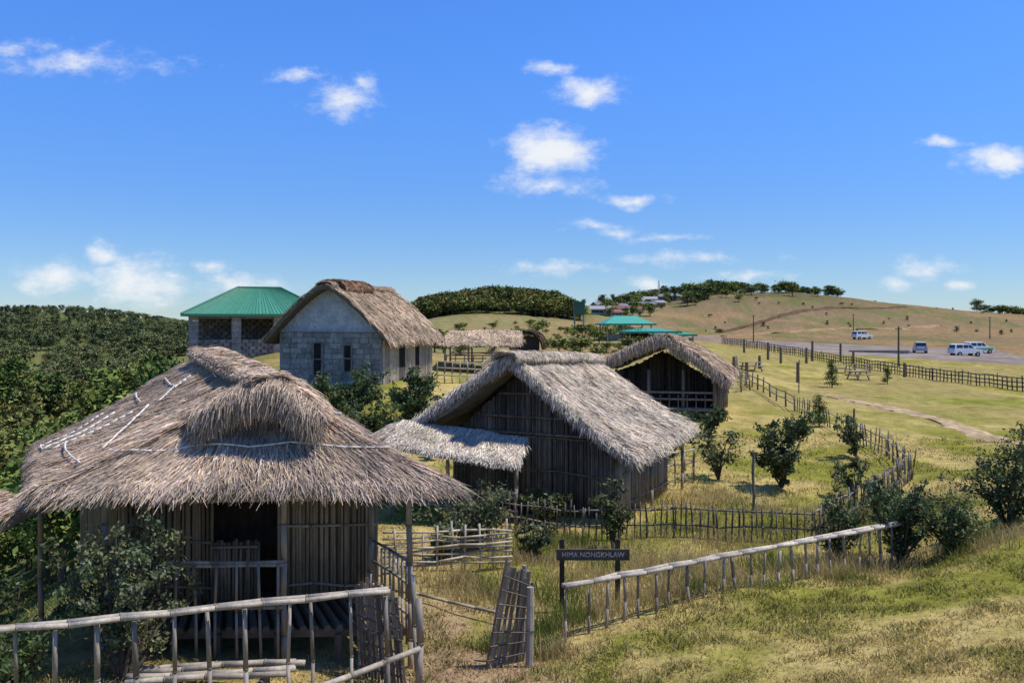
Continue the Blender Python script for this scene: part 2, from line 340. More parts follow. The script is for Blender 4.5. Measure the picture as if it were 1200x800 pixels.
forest('hillside_trees',300,clus([(.14,318,8),(.17,322,10),(.21,325,8),(.23,330,8),(.275,345,9),(.20,305,9),(.25,335,8),(.31,348,9),(.35,350,8),(.225,290,8),(.26,320,9),(.18,312,8)]),BRL+HZ,2.0,4.4,1.5)
forest('scrub_bushes',45,pol(.2,.62,190,350),HZ,.6,1.3,1.8)
forest('scrub_bushes',110,pol(-.12,.2,62,170),BRL+LT,.5,1.5,1.7)
forest('scrub_bushes',40,clus([(.585,385,6),(.57,380,5),(.6,390,5)]),BRL,1.8,3.2,1.9)
place(BR[0],207,380,6.5,None,1.1,'lone_tree')
for b,d,h in [(.375,60,2),(.44,66,1.4),(.36,36,1.4),(.20,60,1.6)]: place(PI[R.randint(3)],b*d,d,h,None,1.0,'young_pine')

# ------------------------------------------------------------------ thatch
def quadf(A,B,C,D,sag=.0,bul=0):
    A,B,C,D=[np.asarray(q,float) for q in(A,B,C,D)]
    def f(u,v):
        u=np.asarray(u)[:,None];v=np.asarray(v)[:,None]
        p=(A*(1-u)+B*u)*(1-v)+(D*(1-u)+C*u)*v
        p=p.copy();p[:,2]+=(-sag*np.sin(np.clip(v,0,1)*math.pi)-bul*np.sin(np.clip(u,0,1)*math.pi))[:,0];return p
    return f
def vaultf(P0,P1,ac,hw,h,a0,a1):
    P0,P1,ac=[np.asarray(q,float) for q in(P0,P1,ac)]
    def f(u,v):
        u=np.asarray(u);v=np.asarray(v);a=a0+(a1-a0)*v
        p=P0*(1-u[:,None])+P1*u[:,None]+ac*(hw*np.sin(a))[:,None];p[:,2]+=h*(np.cos(a)-1);return p
    return f
PEX=1.33
def peakf(P0,P1,ac,hw,h):
    P0,P1,ac=[np.asarray(q,float) for q in(P0,P1,ac)]
    def f(u,v):
        u=np.asarray(u);v=np.asarray(v)
        p=P0*(1-u[:,None])+P1*u[:,None]+ac*(hw*v)[:,None];p[:,2]-=h*np.abs(v)**PEX;return p
    return f
def thatch(mb,f,n,L=.5,w=.012,col=(.32,.27,.21),lift=.05,nu=36,nv=24,thick=.16,rough=.05,var=.42,spread=.06,eave=.22,ux=.01,courses=0,ch=.035):
    def bumpz(P,u,v):
        z=(fbm(P[:,0]*2.2+P[:,1],P[:,1]*2.2+v*3)-.5)*rough*2+(fbm(P[:,0]*.7+4,P[:,1]*.7)-.5)*rough*1.6
        if courses:
            q=v*courses+(vn(u*7,v*0+3)-.5)*.7;z=z+ch*((q-np.floor(q))-.5)
        return z
    u,v=np.meshgrid(np.linspace(0,1,nu),np.linspace(0,1,nv),indexing='ij');u=u.ravel();v=v.ravel()
    P=f(u,v);P[:,2]+=bumpz(P,u,v)-.01
    Q=P.copy();Q[:,2]-=thick;i=np.arange(nu*nv).reshape(nu,nv);q=lambda a,b,c,d:np.stack([a,b,c,d],-1).reshape(-1,4)
    Ft=q(i[:-1,:-1],i[1:,:-1],i[1:,1:],i[:-1,1:]);o=nu*nv
    S=[Ft,(Ft+o)[:,::-1]]
    for e in (i[0],i[-1],i[:,0],i[:,-1]): S.append(np.stack([e[:-1],e[1:],e[1:]+o,e[:-1]+o],-1))
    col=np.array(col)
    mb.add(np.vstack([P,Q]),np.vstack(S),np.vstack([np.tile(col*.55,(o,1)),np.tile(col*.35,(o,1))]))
    ne=int(n*eave);u=R.uniform(-ux,1+ux,n+ne);v=np.concatenate([R.rand(n),R.uniform(.9,1.0,ne)])
    ln=np.linalg.norm(f(np.array([.5]),np.array([1.]))-f(np.array([.5]),np.array([0.])));N=len(u)
    wid=np.linalg.norm(f(np.array([1.]),np.array([.7]))-f(np.array([0.]),np.array([.7])))
    l=L*R.uniform(.5,1.2,N);l[n:]*=.6
    dv=l/ln
    ov=np.clip(v+dv-1,0,None);dv=dv-ov*.5
    du=R.randn(N)*spread*l/wid*4
    e=1e-3;pu=f(u+e,v)-f(u-e,v);pv=f(u,np.maximum(v,.01)+e)-f(u,np.maximum(v,.01)-e)
    nr=np.cross(pu,pv);nr/=np.linalg.norm(nr,axis=1)[:,None]+1e-9;nr*=np.sign(nr[:,2]+1e-9)[:,None]
    ac=pu/(np.linalg.norm(pu,axis=1)[:,None]+1e-9);ac=ac+nr*R.randn(N,1)*.5;ac/=np.linalg.norm(ac,axis=1)[:,None]
    hb=bumpz(f(u,v),u,v)
    def dro(p,vv): p=p.copy();p[:,2]+=hb-np.clip(vv-1,0,1)*ln*.5;return p
    lf=lift*R.rand(N,1)**1.5*1.5
    p0=dro(f(u,v),v)+nr*.004+nr*lf*.3;p1=dro(f(u+du/2,v+dv/2),v+dv/2)+nr*(.012+lf*.8);p2=dro(f(u+du,v+dv),v+dv)+nr*(.015+lf*1.1)
    p2[:,2]-=R.rand(N)*.03*l/.5
    ww=(w*R.uniform(.5,1.3,N))[:,None]*ac/2
    Vt=np.stack([p0-ww,p0+ww,p1+ww,p1-ww,p2+ww*.4,p2-ww*.4],1)
    big=fbm(p0[:,0]*.9+3,p0[:,1]*.9+p0[:,2]);st=vn(u*wid*5,v*2+9)
    g=R.uniform(1-var,1+var,(N,1))*(.5+.75*big[:,None]+.3*st[:,None])
    tint=1+R.randn(N,3)*.04;wm=(R.rand(N,1)<.2);tint=np.where(wm,tint*np.array([[1.1,1.0,.82]]),tint)
    C=np.repeat(col*g*tint,6,0);k=np.arange(N)[:,None]*6
    mb.add(Vt.reshape(-1,3),k+np.array([[0,1,2,3]]),C);mb.f.append((k+np.array([[3,2,4,5]])+(mb.n-len(C)),0))
def fringe(mb,pts,n,L,col,w=.012,fwd=(0,-.1,0),jit=.08):
    P=np.array(pts,float);t=R.uniform(0,len(P)-1,n);i=np.clip(t.astype(int),0,len(P)-2);f=(t-i)[:,None]
    p=P[i]*(1-f)+P[i+1]*f+R.randn(n,3)*jit*.6;l=L*R.uniform(.4,1.1,n)
    fw=np.array(fwd,float);d=np.column_stack([R.randn(n)*.18,R.randn(n)*.12,-np.ones(n)])
    p1=p+fw*R.uniform(.4,1.3,(n,1))+d*l[:,None]*.4;p2=p1+d*l[:,None]*.6+fw*.3
    a=R.uniform(0,3.14,n);s=np.stack([np.cos(a),np.sin(a)*.4,0*a],-1)*w/2
    V=np.stack([p-s,p+s,p1+s,p1-s,p2+s*.4,p2-s*.4],1);k=np.arange(n)[:,None]*6
    C=np.repeat(np.array(col)*R.uniform(.5,1.4,(n,1)),6,0)
    b0=mb.n;mb.add(V.reshape(-1,3),k+np.array([[0,1,2,3]]),C);mb.f.append((k+np.array([[3,2,4,5]])+b0,0))
def cap(mb,P0,P1,n,hw=.28,h=.13,col=(.3,.25,.2)):
    d=np.array(P1,float)-P0;ac=V3(d[1],-d[0],0);ac/=np.linalg.norm(ac)
    for s in(1,-1): thatch(mb,vaultf(V3(*P0)+[0,0,.12],V3(*P1)+[0,0,.12],ac*s,hw,h,0,1.45),n,.28,.012,col,.05,20,6,.05,.04,eave=.3)
def bwall(mb,p0,p1,z0,z1,sp=.06,r=.026,col=(.2,.165,.12),rails=(.15,.85),top=None,back=True):
    p0=np.asarray(p0,float);p1=np.asarray(p1,float);L=np.linalg.norm(p1-p0);n=max(2,int(L/sp))
    nn=V3((p1-p0)[1],-(p1-p0)[0])/L;tp=top or (lambda t:z1)
    if back:
        m=12;V=[]
        for i in range(m+1):
            p=p0+(p1-p0)*i/m-nn*.02;V+=[(p[0],p[1],z0),(p[0],p[1],tp(i/m)-.03)]
        mb.add(V,[[2*i,2*i+2,2*i+3,2*i+1] for i in range(m)],np.array(col)*.35)
    tone=1.
    for i in range(n+1):
        t=min(1,max(0,(i+R.uniform(-.3,.3))/n));p=p0+(p1-p0)*t+nn*R.uniform(-.01,.012);zt=tp(t)
        tone=.7*tone+.3*R.uniform(.5,1.5)
        c=np.array(col)*tone*R.uniform(.7,1.3);zb=z0+R.randn()*.02;rq=r*R.uniform(.7,1.25)
        tube(mb,(p[0],p[1],zb),(p[0]+R.randn()*.012,p[1],zt+R.uniform(-.04,.02)),rq,rq*.9,c,6)
    for t in rails:
        z=z0+(z1-z0)*t;o=nn*.05
        bamboo(mb,(p0[0]+o[0],p0[1]+o[1],z),(p1[0]+o[0],p1[1]+o[1],z),.022,np.array(col)*1.2,wob=.02)

BC=(.32,.25,.165)
TH1=(.49,.385,.295);TH2=(.56,.485,.395)
# ------------------------------------------------------------------ hut 1 (front, with gablet)
h1=empty('thatched_bamboo_hut')
NL,NR,FR,FL=V3(-6.05,10.85,-2.17),V3(-.85,11.15,-2.12),V3(-3.4,16.3,-2.3),V3(-8.9,16.0,-2.35)
R1,R2=V3(-3.6,12.3,-.87),V3(-5.35,14.9,-.6)
GL,GR=R1+(NL-R1)*.36,R1+(NR-R1)*.31
fL=quadf(R2,R1,NL,FL,.06,-.04);fR=quadf(R1,R2,FR,NR,.06)
GLi,GRi=GL+V3(.1,.35,.1),GR+V3(-.1,.35,.1)
fF=quadf(GLi,GRi,NR,NL,.03);fB=quadf(R2+V3(-.05,.02,0),R2+V3(.05,.02,0),FL,FR,.05)
mb=MB()
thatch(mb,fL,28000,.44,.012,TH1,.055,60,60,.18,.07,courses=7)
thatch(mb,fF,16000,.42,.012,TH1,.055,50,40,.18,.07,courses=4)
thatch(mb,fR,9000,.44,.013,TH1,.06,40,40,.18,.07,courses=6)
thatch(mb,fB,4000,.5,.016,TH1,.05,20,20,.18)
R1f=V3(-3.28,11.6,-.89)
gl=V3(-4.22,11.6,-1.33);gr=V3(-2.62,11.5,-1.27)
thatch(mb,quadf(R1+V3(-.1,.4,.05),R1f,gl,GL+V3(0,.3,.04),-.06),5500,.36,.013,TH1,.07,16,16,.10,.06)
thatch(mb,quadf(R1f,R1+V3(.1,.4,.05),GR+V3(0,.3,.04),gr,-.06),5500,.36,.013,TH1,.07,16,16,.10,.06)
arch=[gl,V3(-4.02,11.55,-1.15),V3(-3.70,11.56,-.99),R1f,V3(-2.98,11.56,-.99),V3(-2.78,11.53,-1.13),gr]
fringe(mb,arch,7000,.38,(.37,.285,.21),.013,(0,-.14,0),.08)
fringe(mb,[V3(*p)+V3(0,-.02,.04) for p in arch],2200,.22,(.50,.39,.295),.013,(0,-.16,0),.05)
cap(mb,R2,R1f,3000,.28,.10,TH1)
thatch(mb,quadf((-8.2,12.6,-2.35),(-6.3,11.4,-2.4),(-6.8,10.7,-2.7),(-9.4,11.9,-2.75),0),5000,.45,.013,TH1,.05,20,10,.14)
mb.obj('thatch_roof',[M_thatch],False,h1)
mb=MB();SC=(.68,.63,.56)
def onr(f,uvs,h=.07):
    uv=np.array(uvs,float);p=f(uv[:,0],uv[:,1])
    bz=(fbm(p[:,0]*2.2+p[:,1],p[:,1]*2.2+uv[:,1]*3)-.5)*.14+(fbm(p[:,0]*.7+4,p[:,1]*.7)-.5)*.11
    p[:,2]+=h+bz;return [V3(*q) for q in p]
def stick(f,a,b,r=.016,k=10):
    am=R.uniform(-.02,.02);poly(mb,onr(f,[(a[0]+(b[0]-a[0])*i/k,a[1]+(b[1]-a[1])*i/k+am*math.sin(i/k*math.pi*1.5)) for i in range(k+1)],.125),r,r*.8,SC,6)
for a,b in [((.25,.10),(.72,.13)),((.18,.27),(.55,.30)),((.12,.42),(.42,.46)),((.36,.58),(.60,.97)),((.20,.62),(.34,.98)),((.60,.45),(.90,.72)),((.56,.52),(.66,.93)),((.46,.2),(.62,.42)),((.62,.86),(.97,.84)),((.34,.97),(.6,.98))]: stick(fL,a,b)
for a,b in [((.02,.27),(.98,.25)),((.02,.62),(.97,.65))]: stick(fF,a,b,.014,20)
mb.obj('roof_binding_canes',[M_bamboo],True,h1)
mb=MB();zf=-4.1
wc=[V3(-5.7,12.3),V3(-2.0,12.6),V3(-3.9,15.6),V3(-7.7,15.3)]
W1=(.22,.165,.105)
bwall(mb,wc[0],wc[0]+(wc[1]-wc[0])*.36,zf,-1.9,.05,.026,W1,(.1,.4,.7))
bwall(mb,wc[0]+(wc[1]-wc[0])*.36,wc[0]+(wc[1]-wc[0])*.54,zf,-3.2,.05,.026,W1,(.9,))
bwall(mb,wc[0]+(wc[1]-wc[0])*.62,wc[1],zf,-1.9,.05,.026,(.31,.235,.15),(.1,.5,.75))  # right section of the same wall, coloured lighter as if lit
bwall(mb,wc[1],wc[2],zf,-1.9,.08,.03,W1);bwall(mb,wc[0],wc[3],zf,-1.9,.08,.03,W1);bwall(mb,wc[3],wc[2],zf,-1.9,.1,.04)
mb.obj('bamboo_wall',[M_bamboo],True,h1)
mb=MB()
for p in [(-5.3,11.1),(-3.0,11.2),(-1.34,11.25),(-2.05,12.4),(-6.9,12.5)]:
    bamboo(mb,(p[0],p[1],g1(*p)-.1),(p[0]+R.randn()*.02,p[1],-2.2),.04,(.28,.225,.16),9,.008)
bamboo(mb,(-1.22,11.0,-4.6),(-1.28,11.05,-3.3),.035,(.3,.26,.2),8)
bamboo(mb,(-6.0,11.1,-2.35),(-1.1,11.3,-2.33),.04,(.26,.21,.15),8)
for z in(-3.15,-3.2,-3.75): bamboo(mb,(-5.3,11.07,z),(-2.98,11.15,z),.024,(.30,.24,.165))
for i in range(9): bamboo(mb,(-5.2+i*.27+R.randn()*.03,11.1,-4.4),(-5.2+i*.27+R.randn()*.03,11.1,-3.18),.02,(.24,.195,.14),6)
for i in range(8):
    t=i/7;bamboo(mb,(-1.4-.55*t,11.35+1.05*t,-4.3),(-1.4-.55*t,11.35+1.05*t,-3.15-.02*i),.02,(.30,.25,.18),6)
for z in(-3.2,-3.5,-3.9): bamboo(mb,(-1.36,11.3,z),(-2.02,12.4,z),.022,(.32,.27,.19))
mb.obj('veranda_posts_and_rails',[M_bamboo],True,h1)
mb=MB()
n=26
for i in range(n):
    t=(i+.5)/n;a=V3(-5.6,11.2,0)+V3(4.2,.2,0)*t;b=V3(-5.75,12.25,0)+V3(3.75,.3,0)*t
    tube(mb,(a[0],a[1],zf),(b[0],b[1],zf),.05,.05,np.array((.13,.10,.07))*R.uniform(.7,1.2),6)
for i in range(6):
    x=-5.5+i*.8;tube(mb,(x,11.3,-4.6),(x,11.3,zf-.05),.05,.05,(.1,.08,.06),6)
beam(mb,(-5.6,11.32,-4.18),(-1.4,11.5,-4.18),.08,.1,(.14,.11,.08))
box(mb,(-4.0,12.9,-4.35),(3.4,.08,.5),(.05,.04,.03),.08)  # dark sheet standing in for the shade beneath the floor
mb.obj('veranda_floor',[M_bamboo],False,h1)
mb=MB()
mb.add([(-5.6,12.95,-4.3),(-2.1,13.25,-4.3),(-2.1,13.25,-2.0),(-5.6,12.95,-2.0)],[[0,1,2,3]],(.07,.055,.04));mb.obj('dark_interior_panel',[M_wood],False,h1)  # dark sheet behind the openings, its colour stands for the dim interior

# ------------------------------------------------------------------ hut 2 (middle)
h2=empty('thatched_gable_hut')
RN,RF=V3(-.04,20.1,-.86),V3(2.35,24.6,-1.12);EN,EF=V3(2.72,19.2,-3.12),V3(5.0,23.7,-2.95);LN,LF=V3(-2.65,21.4,-2.7),V3(-.2,26.0,-2.8)
mb=MB()
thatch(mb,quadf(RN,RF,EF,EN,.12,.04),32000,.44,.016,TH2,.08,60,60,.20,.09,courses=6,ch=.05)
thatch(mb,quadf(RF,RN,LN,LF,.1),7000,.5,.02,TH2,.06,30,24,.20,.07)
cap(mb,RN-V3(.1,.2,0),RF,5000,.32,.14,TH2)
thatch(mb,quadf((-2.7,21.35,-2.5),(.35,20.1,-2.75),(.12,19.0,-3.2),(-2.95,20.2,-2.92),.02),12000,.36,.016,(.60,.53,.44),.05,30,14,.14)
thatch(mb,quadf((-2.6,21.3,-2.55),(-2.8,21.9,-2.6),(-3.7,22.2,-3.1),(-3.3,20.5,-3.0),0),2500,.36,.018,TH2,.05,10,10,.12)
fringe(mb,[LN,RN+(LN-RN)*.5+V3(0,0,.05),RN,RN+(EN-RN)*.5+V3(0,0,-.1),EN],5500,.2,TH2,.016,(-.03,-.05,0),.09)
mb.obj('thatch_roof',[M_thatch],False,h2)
mb=MB();dr=V3(.463,.886);ac=V3(.886,-.463);c0=V3(.36,20.85)
wr,wl=c0+ac*2.2,c0-ac*2.05
W2=(.18,.145,.108)
bwall(mb,wl,wr,-4.8,-2.5,.055,.034,W2,(.15,.5,.85),top=lambda t:-1.1-abs(t-.48)*3.7)
for z,w_ in [(-2.35,1.25),(-1.8,.75),(-2.75,1.7)]:
    a=c0-ac*w_;b=c0+ac*w_;bamboo(mb,(a[0]-.02,a[1]-.09,z),(b[0]-.02,b[1]-.09,z),.03,(.22,.18,.13))
bwall(mb,wr,wr+dr*4.2,-4.8,-2.95,.07,.042,(.25,.205,.15),(.2,.6))
bwall(mb,wl,wl+dr*4.2,-4.8,-2.7,.12,.05,W2,(.5,))
bwall(mb,wl+dr*4.2,wr+dr*4.2,-4.8,-2.8,.12,.05,W2,(.5,),top=lambda t:-1.35-abs(t-.48)*3.7)
mb.obj('plank_wall',[M_wood],True,h2)
mb=MB()
for p,zt in [((-2.9,20.4),-2.95),((-1.5,19.85),-3.1),((.1,19.25),-3.2),((2.45,19.35),-3.1),((3.5,21.4),-3.0),((4.7,23.6),-3.0)]:
    bamboo(mb,(*p,g1(*p)-.1),(*p,zt-.05),.045,(.24,.2,.15),8)
tube(mb,(-2.6,21.3,-2.85),(-.04,20.2,-1.1),.05,.05,(.16,.13,.1));tube(mb,(2.65,19.3,-3.25),(-.04,20.2,-1.1),.05,.05,(.16,.13,.1))
for k in(-4.3,-3.9): bamboo(mb,(.1,19.2,k),(-2.9,20.4,k),.03,(.25,.2,.15))
mb.obj('posts_and_rafters',[M_bamboo],True,h2)

# ------------------------------------------------------------------ hut 3 (behind)
h3=empty('open_thatched_hut')
RN,RF=V3(6.65,37.6,-.72),V3(8.6,43.7,-1.0);EN,EF=V3(9.35,37.0,-2.65),V3(11.2,43.0,-2.5);LN,LF=V3(3.85,38.5,-2.05),V3(6,44.5,-2.1)
mb=MB();TH3=(.45,.35,.26)
thatch(mb,quadf(RN,RF,EF,EN,-.15),13000,.5,.028,TH3,.08,30,30,.28,.08,courses=4)
thatch(mb,quadf(RF,RN,LN,LF,-.1),7000,.5,.028,TH3,.08,30,20,.28,.08)
cap(mb,RN,RF,2500,.4,.18,TH3)
fringe(mb,[LN,RN+(LN-RN)*.5+V3(0,0,.12),RN,RN+(EN-RN)*.5+V3(0,0,.12),EN],6500,.38,TH3,.028,(0,-.05,0),.13)
mb.obj('thatch_roof',[M_thatch],False,h3)
mb=MB();G=g1(6.5,38)
for p in [(4.7,38.4),(6.1,38.1),(7.6,37.9),(8.9,37.5),(6.4,43.8),(10.6,42.6),(9.8,40)]:
    tube(mb,(*p,G-.3),(*p,-2.2),.08,.07,(.17,.135,.1))
for z in(-3.2,-3.5): tube(mb,(4.7,38.4,z),(8.9,37.5,z),.05,.05,(.22,.175,.13))
bwall(mb,V3(5.2,40.2),V3(9.3,39.5),G-.2,-2.2,.11,.07,(.08,.065,.05),(.3,.7),top=lambda t:-1.4-abs(t-.45)*2.4)  # back wall coloured dark to give the shade inside the open front
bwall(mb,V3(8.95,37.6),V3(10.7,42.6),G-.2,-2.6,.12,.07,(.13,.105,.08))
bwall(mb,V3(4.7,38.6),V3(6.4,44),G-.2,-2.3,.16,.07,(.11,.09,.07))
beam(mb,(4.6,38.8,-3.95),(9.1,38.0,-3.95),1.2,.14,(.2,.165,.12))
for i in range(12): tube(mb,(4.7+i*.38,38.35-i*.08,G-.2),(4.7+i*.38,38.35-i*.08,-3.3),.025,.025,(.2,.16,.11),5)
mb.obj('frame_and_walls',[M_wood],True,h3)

# ------------------------------------------------------------------ house 4 (stone house, peaked thatch)
h4=empty('stone_house_with_thatched_roof')
c_fr,c_fl,c_br=V3(-5.8,38.),V3(-10.75,39.5),V3(-4.15,43.7);c_bl=c_fl+(c_br-c_fr)
ax=(c_fr-c_fl);W4=np.linalg.norm(ax);ax/=W4;sd=(c_br-c_fr);L4=np.linalg.norm(sd);sd/=L4
ax3=V3(*ax,0);sd3=V3(*sd,0);mid=(c_fr+c_fl)/2;G=-3.2;apx=1.5;HWR=W4/2+.5;HR=2.5
P0=V3(*(mid-sd*.5),apx+.12);P1=V3(*(mid+sd*(L4+.4)),apx+.05)
mb=MB();TH4=(.46,.355,.255)
thatch(mb,peakf(P0,P1,ax3,HWR,HR),17000,.5,.028,TH4,.06,34,30,.20,.06,courses=5)
thatch(mb,peakf(P1,P0,-ax3,HWR,HR),8000,.5,.028,TH4,.06,30,24,.20,.05)
cap(mb,P0,P1,1800,.4,.16,TH4)
q0,q1=P0+sd3*.6+V3(0,0,.2),P0+sd3*3.4+V3(0,0,.22)
thatch(mb,vaultf(q0,q1,ax3,.8,.5,0,1.3),2500,.3,.03,(.29,.18,.12),.05,14,8,.22,.05)
thatch(mb,vaultf(q1,q0,-ax3,.8,.5,0,1.3),2500,.3,.03,(.29,.18,.12),.05,14,8,.22,.05)
mb.obj('thatch_roof',[M_thatch],False,h4)
def archz(s): return apx+.0-HR*abs(s*(W4/2)/HWR)**PEX-.1
mb=MB();k=28
def gable(off,zlo,fcap,cols,mi):
    V=[];F=[]
    for i in range(k+1):
        s=-1+2*i/k;p=V3(*mid,0)+ax3*s*W4/2+sd3*off
        zt=min(archz(s),fcap) if fcap else archz(s)
        V+= [(p[0],p[1],zlo),(p[0],p[1],max(zt,zlo))]
    for i in range(k):F.append([2*i,2*i+2,2*i+3,2*i+1])
    mb.add(V,F,cols,mi)
zs=-.5
gable(0,G,zs,(.30,.28,.25),0);gable(.004,zs,None,(.52,.50,.455),1);gable(L4,G,None,(.4,.39,.36),0)
wins=[(-.22,.42,-2.5,-1.05),(.36,.34,-2.3,-1.15)]
for r_ in range(12):
    z=G+.24*r_+.12
    if z>zs-.1:break
    x0=-W4/2+R.uniform(0,.3)
    while x0<W4/2-.1:
        l=min(R.uniform(.3,.6),W4/2-x0);p=V3(*mid,z)+ax3*(x0+l/2)-sd3*.02
        blk=any(abs(x0+l/2-s*W4/2)<(l/2+w_/2-.02) and z0-.1<z<z1+.1 for s,w_,z0,z1 in wins)
        if min(archz((x0)/(W4/2)),archz((x0+l)/(W4/2)))>z+.12 and not blk:
            beam(mb,p-ax3*(l/2-.012),p+ax3*(l/2-.012),.05+R.rand()*.02,.22,np.array((.32,.295,.26))*R.uniform(.7,1.2)*np.array([1.02,1,.97]),0)
        x0+=l
p=V3(*c_fl,zs)+ax3*.1-sd3*.05;beam(mb,p,p+ax3*(W4-.2),.1,.07,(.4,.38,.35),1)
mb.obj('front_wall',[M_stone,M_plaster],False,h4)
mb=MB()
ew=-1.0
beam(mb,V3(*(c_fr-ax*.05),(G+ew)/2),V3(*(c_br-ax*.05),(G+ew)/2),.1,ew-G,(.33,.3,.26))
beam(mb,V3(*(c_fl+ax*.05),(G+ew)/2),V3(*(c_bl+ax*.05),(G+ew)/2),.1,ew-G,(.33,.3,.26))
n=34
for i in range(n):
    t=(i+.5)/n;p=c_fr+(c_br-c_fr)*t+ax*.04
    if .3<t<.40 or .62<t<.72:
        beam(mb,(p[0],p[1],G),(p[0],p[1],-2.2),.12,.06,np.array((.3,.26,.21))*R.uniform(.7,1.2));beam(mb,(p[0],p[1],-2.2),(p[0],p[1],-1.3),.12,.05,(.03,.027,.022))  # upper dark strips stand in for the dim openings
    else: tube(mb,(p[0],p[1],G),(p[0],p[1],ew+.1),.075,.07,np.array((.42,.35,.26))*R.uniform(.6,1.15),6)
mb.obj('side_wall',[M_bamboo],False,h4)
mb=MB()
for s,w,z0,z1 in wins:
    p=V3(*mid,0)+ax3*s*W4/2-sd3*.02
    beam(mb,p+V3(0,0,z0),p+V3(0,0,z1),w,.03,(.03,.027,.022),up=(0,1,0))  # wall is solid here; dark panel stands for the unlit opening
    for q in(-1,1): 
        pp=p+ax3*q*(w/2+.03)-sd3*.03;beam(mb,pp+V3(0,0,z0-.05),pp+V3(0,0,z1+.05),.06,.08,(.22,.19,.15),up=(0,1,0))
    for z in(z0-.03,(z0+z1)/2,z1+.03): beam(mb,p-ax3*(w/2)-sd3*.03+V3(0,0,z),p+ax3*(w/2)-sd3*.03+V3(0,0,z),.08,.05,(.22,.19,.15))
mb.obj('windows',[M_wood],False,h4)
mb=MB()
for a,b in [((-3.6,41.),(-1.5,42.5)),((-1.5,42.5),(-1.2,46))]:
    a=V3(*a);b=V3(*b)
    for i in range(7):
        p=a+(b-a)*i/6;z=g1(*p);bamboo(mb,(*p,z-.1),(*p,z+1.1),.04,BC,6,seg=2)
    for h in(.4,.75,1.05): tube(mb,(*a,g1(*a)+h),(*b,g1(*b)+h),.035,.035,BC)
mb.obj('bamboo_railing',[M_bamboo],True)

# ------------------------------------------------------------------ pavilion with green roof
pv=empty('green_roofed_stone_pavilion')
ctr=V3(-17.3,58.4);dx=V3(.96,.28);dy=V3(-.28,.96);hx,hy=4.7,3.6;ez=.38;tz=2.2;rl=1.4
def C3(a,b,z): p=ctr+dx*a+dy*b;return V3(p[0],p[1],z)
mb=MB();GC=np.array((.05,.225,.135))
for a in [((-hx,-hy),(hx,-hy),(rl,0),(-rl,0)),((hx,hy),(-hx,hy),(-rl,0),(rl,0)),((hx,-hy),(hx,hy),(rl,0),(rl,0)),((-hx,hy),(-hx,-hy),(-rl,0),(-rl,0))]:
    A,B=C3(*a[0],ez),C3(*a[1],ez);Cc,Dd=C3(*a[2],tz),C3(*a[3],tz);k=40
    for i in range(k):
        u0,u1=i/k,(i+1)/k;q=[A+(B-A)*u0,A+(B-A)*u1,Dd+(Cc-Dd)*u1,Dd+(Cc-Dd)*u0]
        mb.add(q,[[0,1,2,3]],GC*R.uniform(.88,1.1))
        tube(mb,q[0]+V3(0,0,.01),q[3]+V3(0,0,.01),.02,.02,GC*.7,4)
for a,b in [((-hx,-hy),(-rl,0)),((hx,-hy),(rl,0)),((hx,hy),(rl,0)),((-hx,hy),(-rl,0)),((-rl,0),(rl,0))]:
    za=tz if a[1]==0 else ez;tube(mb,C3(*a,za)+V3(0,0,.03),C3(*b,tz)+V3(0,0,.03),.07,.07,GC*.8)
for a,b in [((-hx,-hy),(hx,-hy)),((hx,-hy),(hx,hy)),((hx,hy),(-hx,hy)),((-hx,hy),(-hx,-hy))]: beam(mb,C3(*a,ez-.06),C3(*b,ez-.06),.06,.16,GC*.8)
mb.obj('green_metal_roof',[M_metal],False,pv)
mb=MB();SK=(.36,.27,.215)
for a in(-4.0,-1.4,1.2,3.9):
    for b in(-2.9,2.9):
        for j in range(9):
            z=-3.0+.37*j;box(mb,C3(a,b,z+.18),(.55+R.rand()*.04,.55+R.rand()*.04,.355),np.array((.42,.33,.27))*R.uniform(.75,1.2),.28)
def bw(a0,b0,a1,b1,z0,z1,t=.25):
    p=C3(a0,b0,0);q=C3(a1,b1,0);L=np.linalg.norm(q-p);nn=int(L/.45);zz=z0;j=0
    while zz<z1-.05:
        for i in range(nn):
            u0=(i+.5*(j%2)*.9)/nn;u1=min(1,u0+1/nn-.02);aa=p+(q-p)*u0;bb=p+(q-p)*u1
            if np.linalg.norm(bb-aa)>.03: beam(mb,aa+V3(0,0,zz+.1),bb+V3(0,0,zz+.1),t,.21,np.array(SK)*R.uniform(.7,1.25))
        zz+=.22;j+=1
    beam(mb,p+V3(0,0,(z0+z1)/2),q+V3(0,0,(z0+z1)/2),t*.7,z1-z0-.03,np.array(SK)*.6)
bw(-4.0,-2.9,3.9,-2.9,-3.0,-1.25);bw(-4.0,1.5,3.9,1.5,-3,.2,.3);bw(-4.0,-2.9,-4.0,2.9,-3,-1.25);bw(3.9,-2.9,3.9,2.9,-3,.1)
for b in(-2.9,2.9): beam(mb,C3(-4.2,b,.2),C3(4.1,b,.2),.22,.22,(.35,.33,.31))
beam(mb,C3(-4.1,0,-2.5),C3(4.0,0,-2.5),5.6,.2,(.3,.29,.27))
mb.obj('stone_columns_and_walls',[M_stone],False,pv)

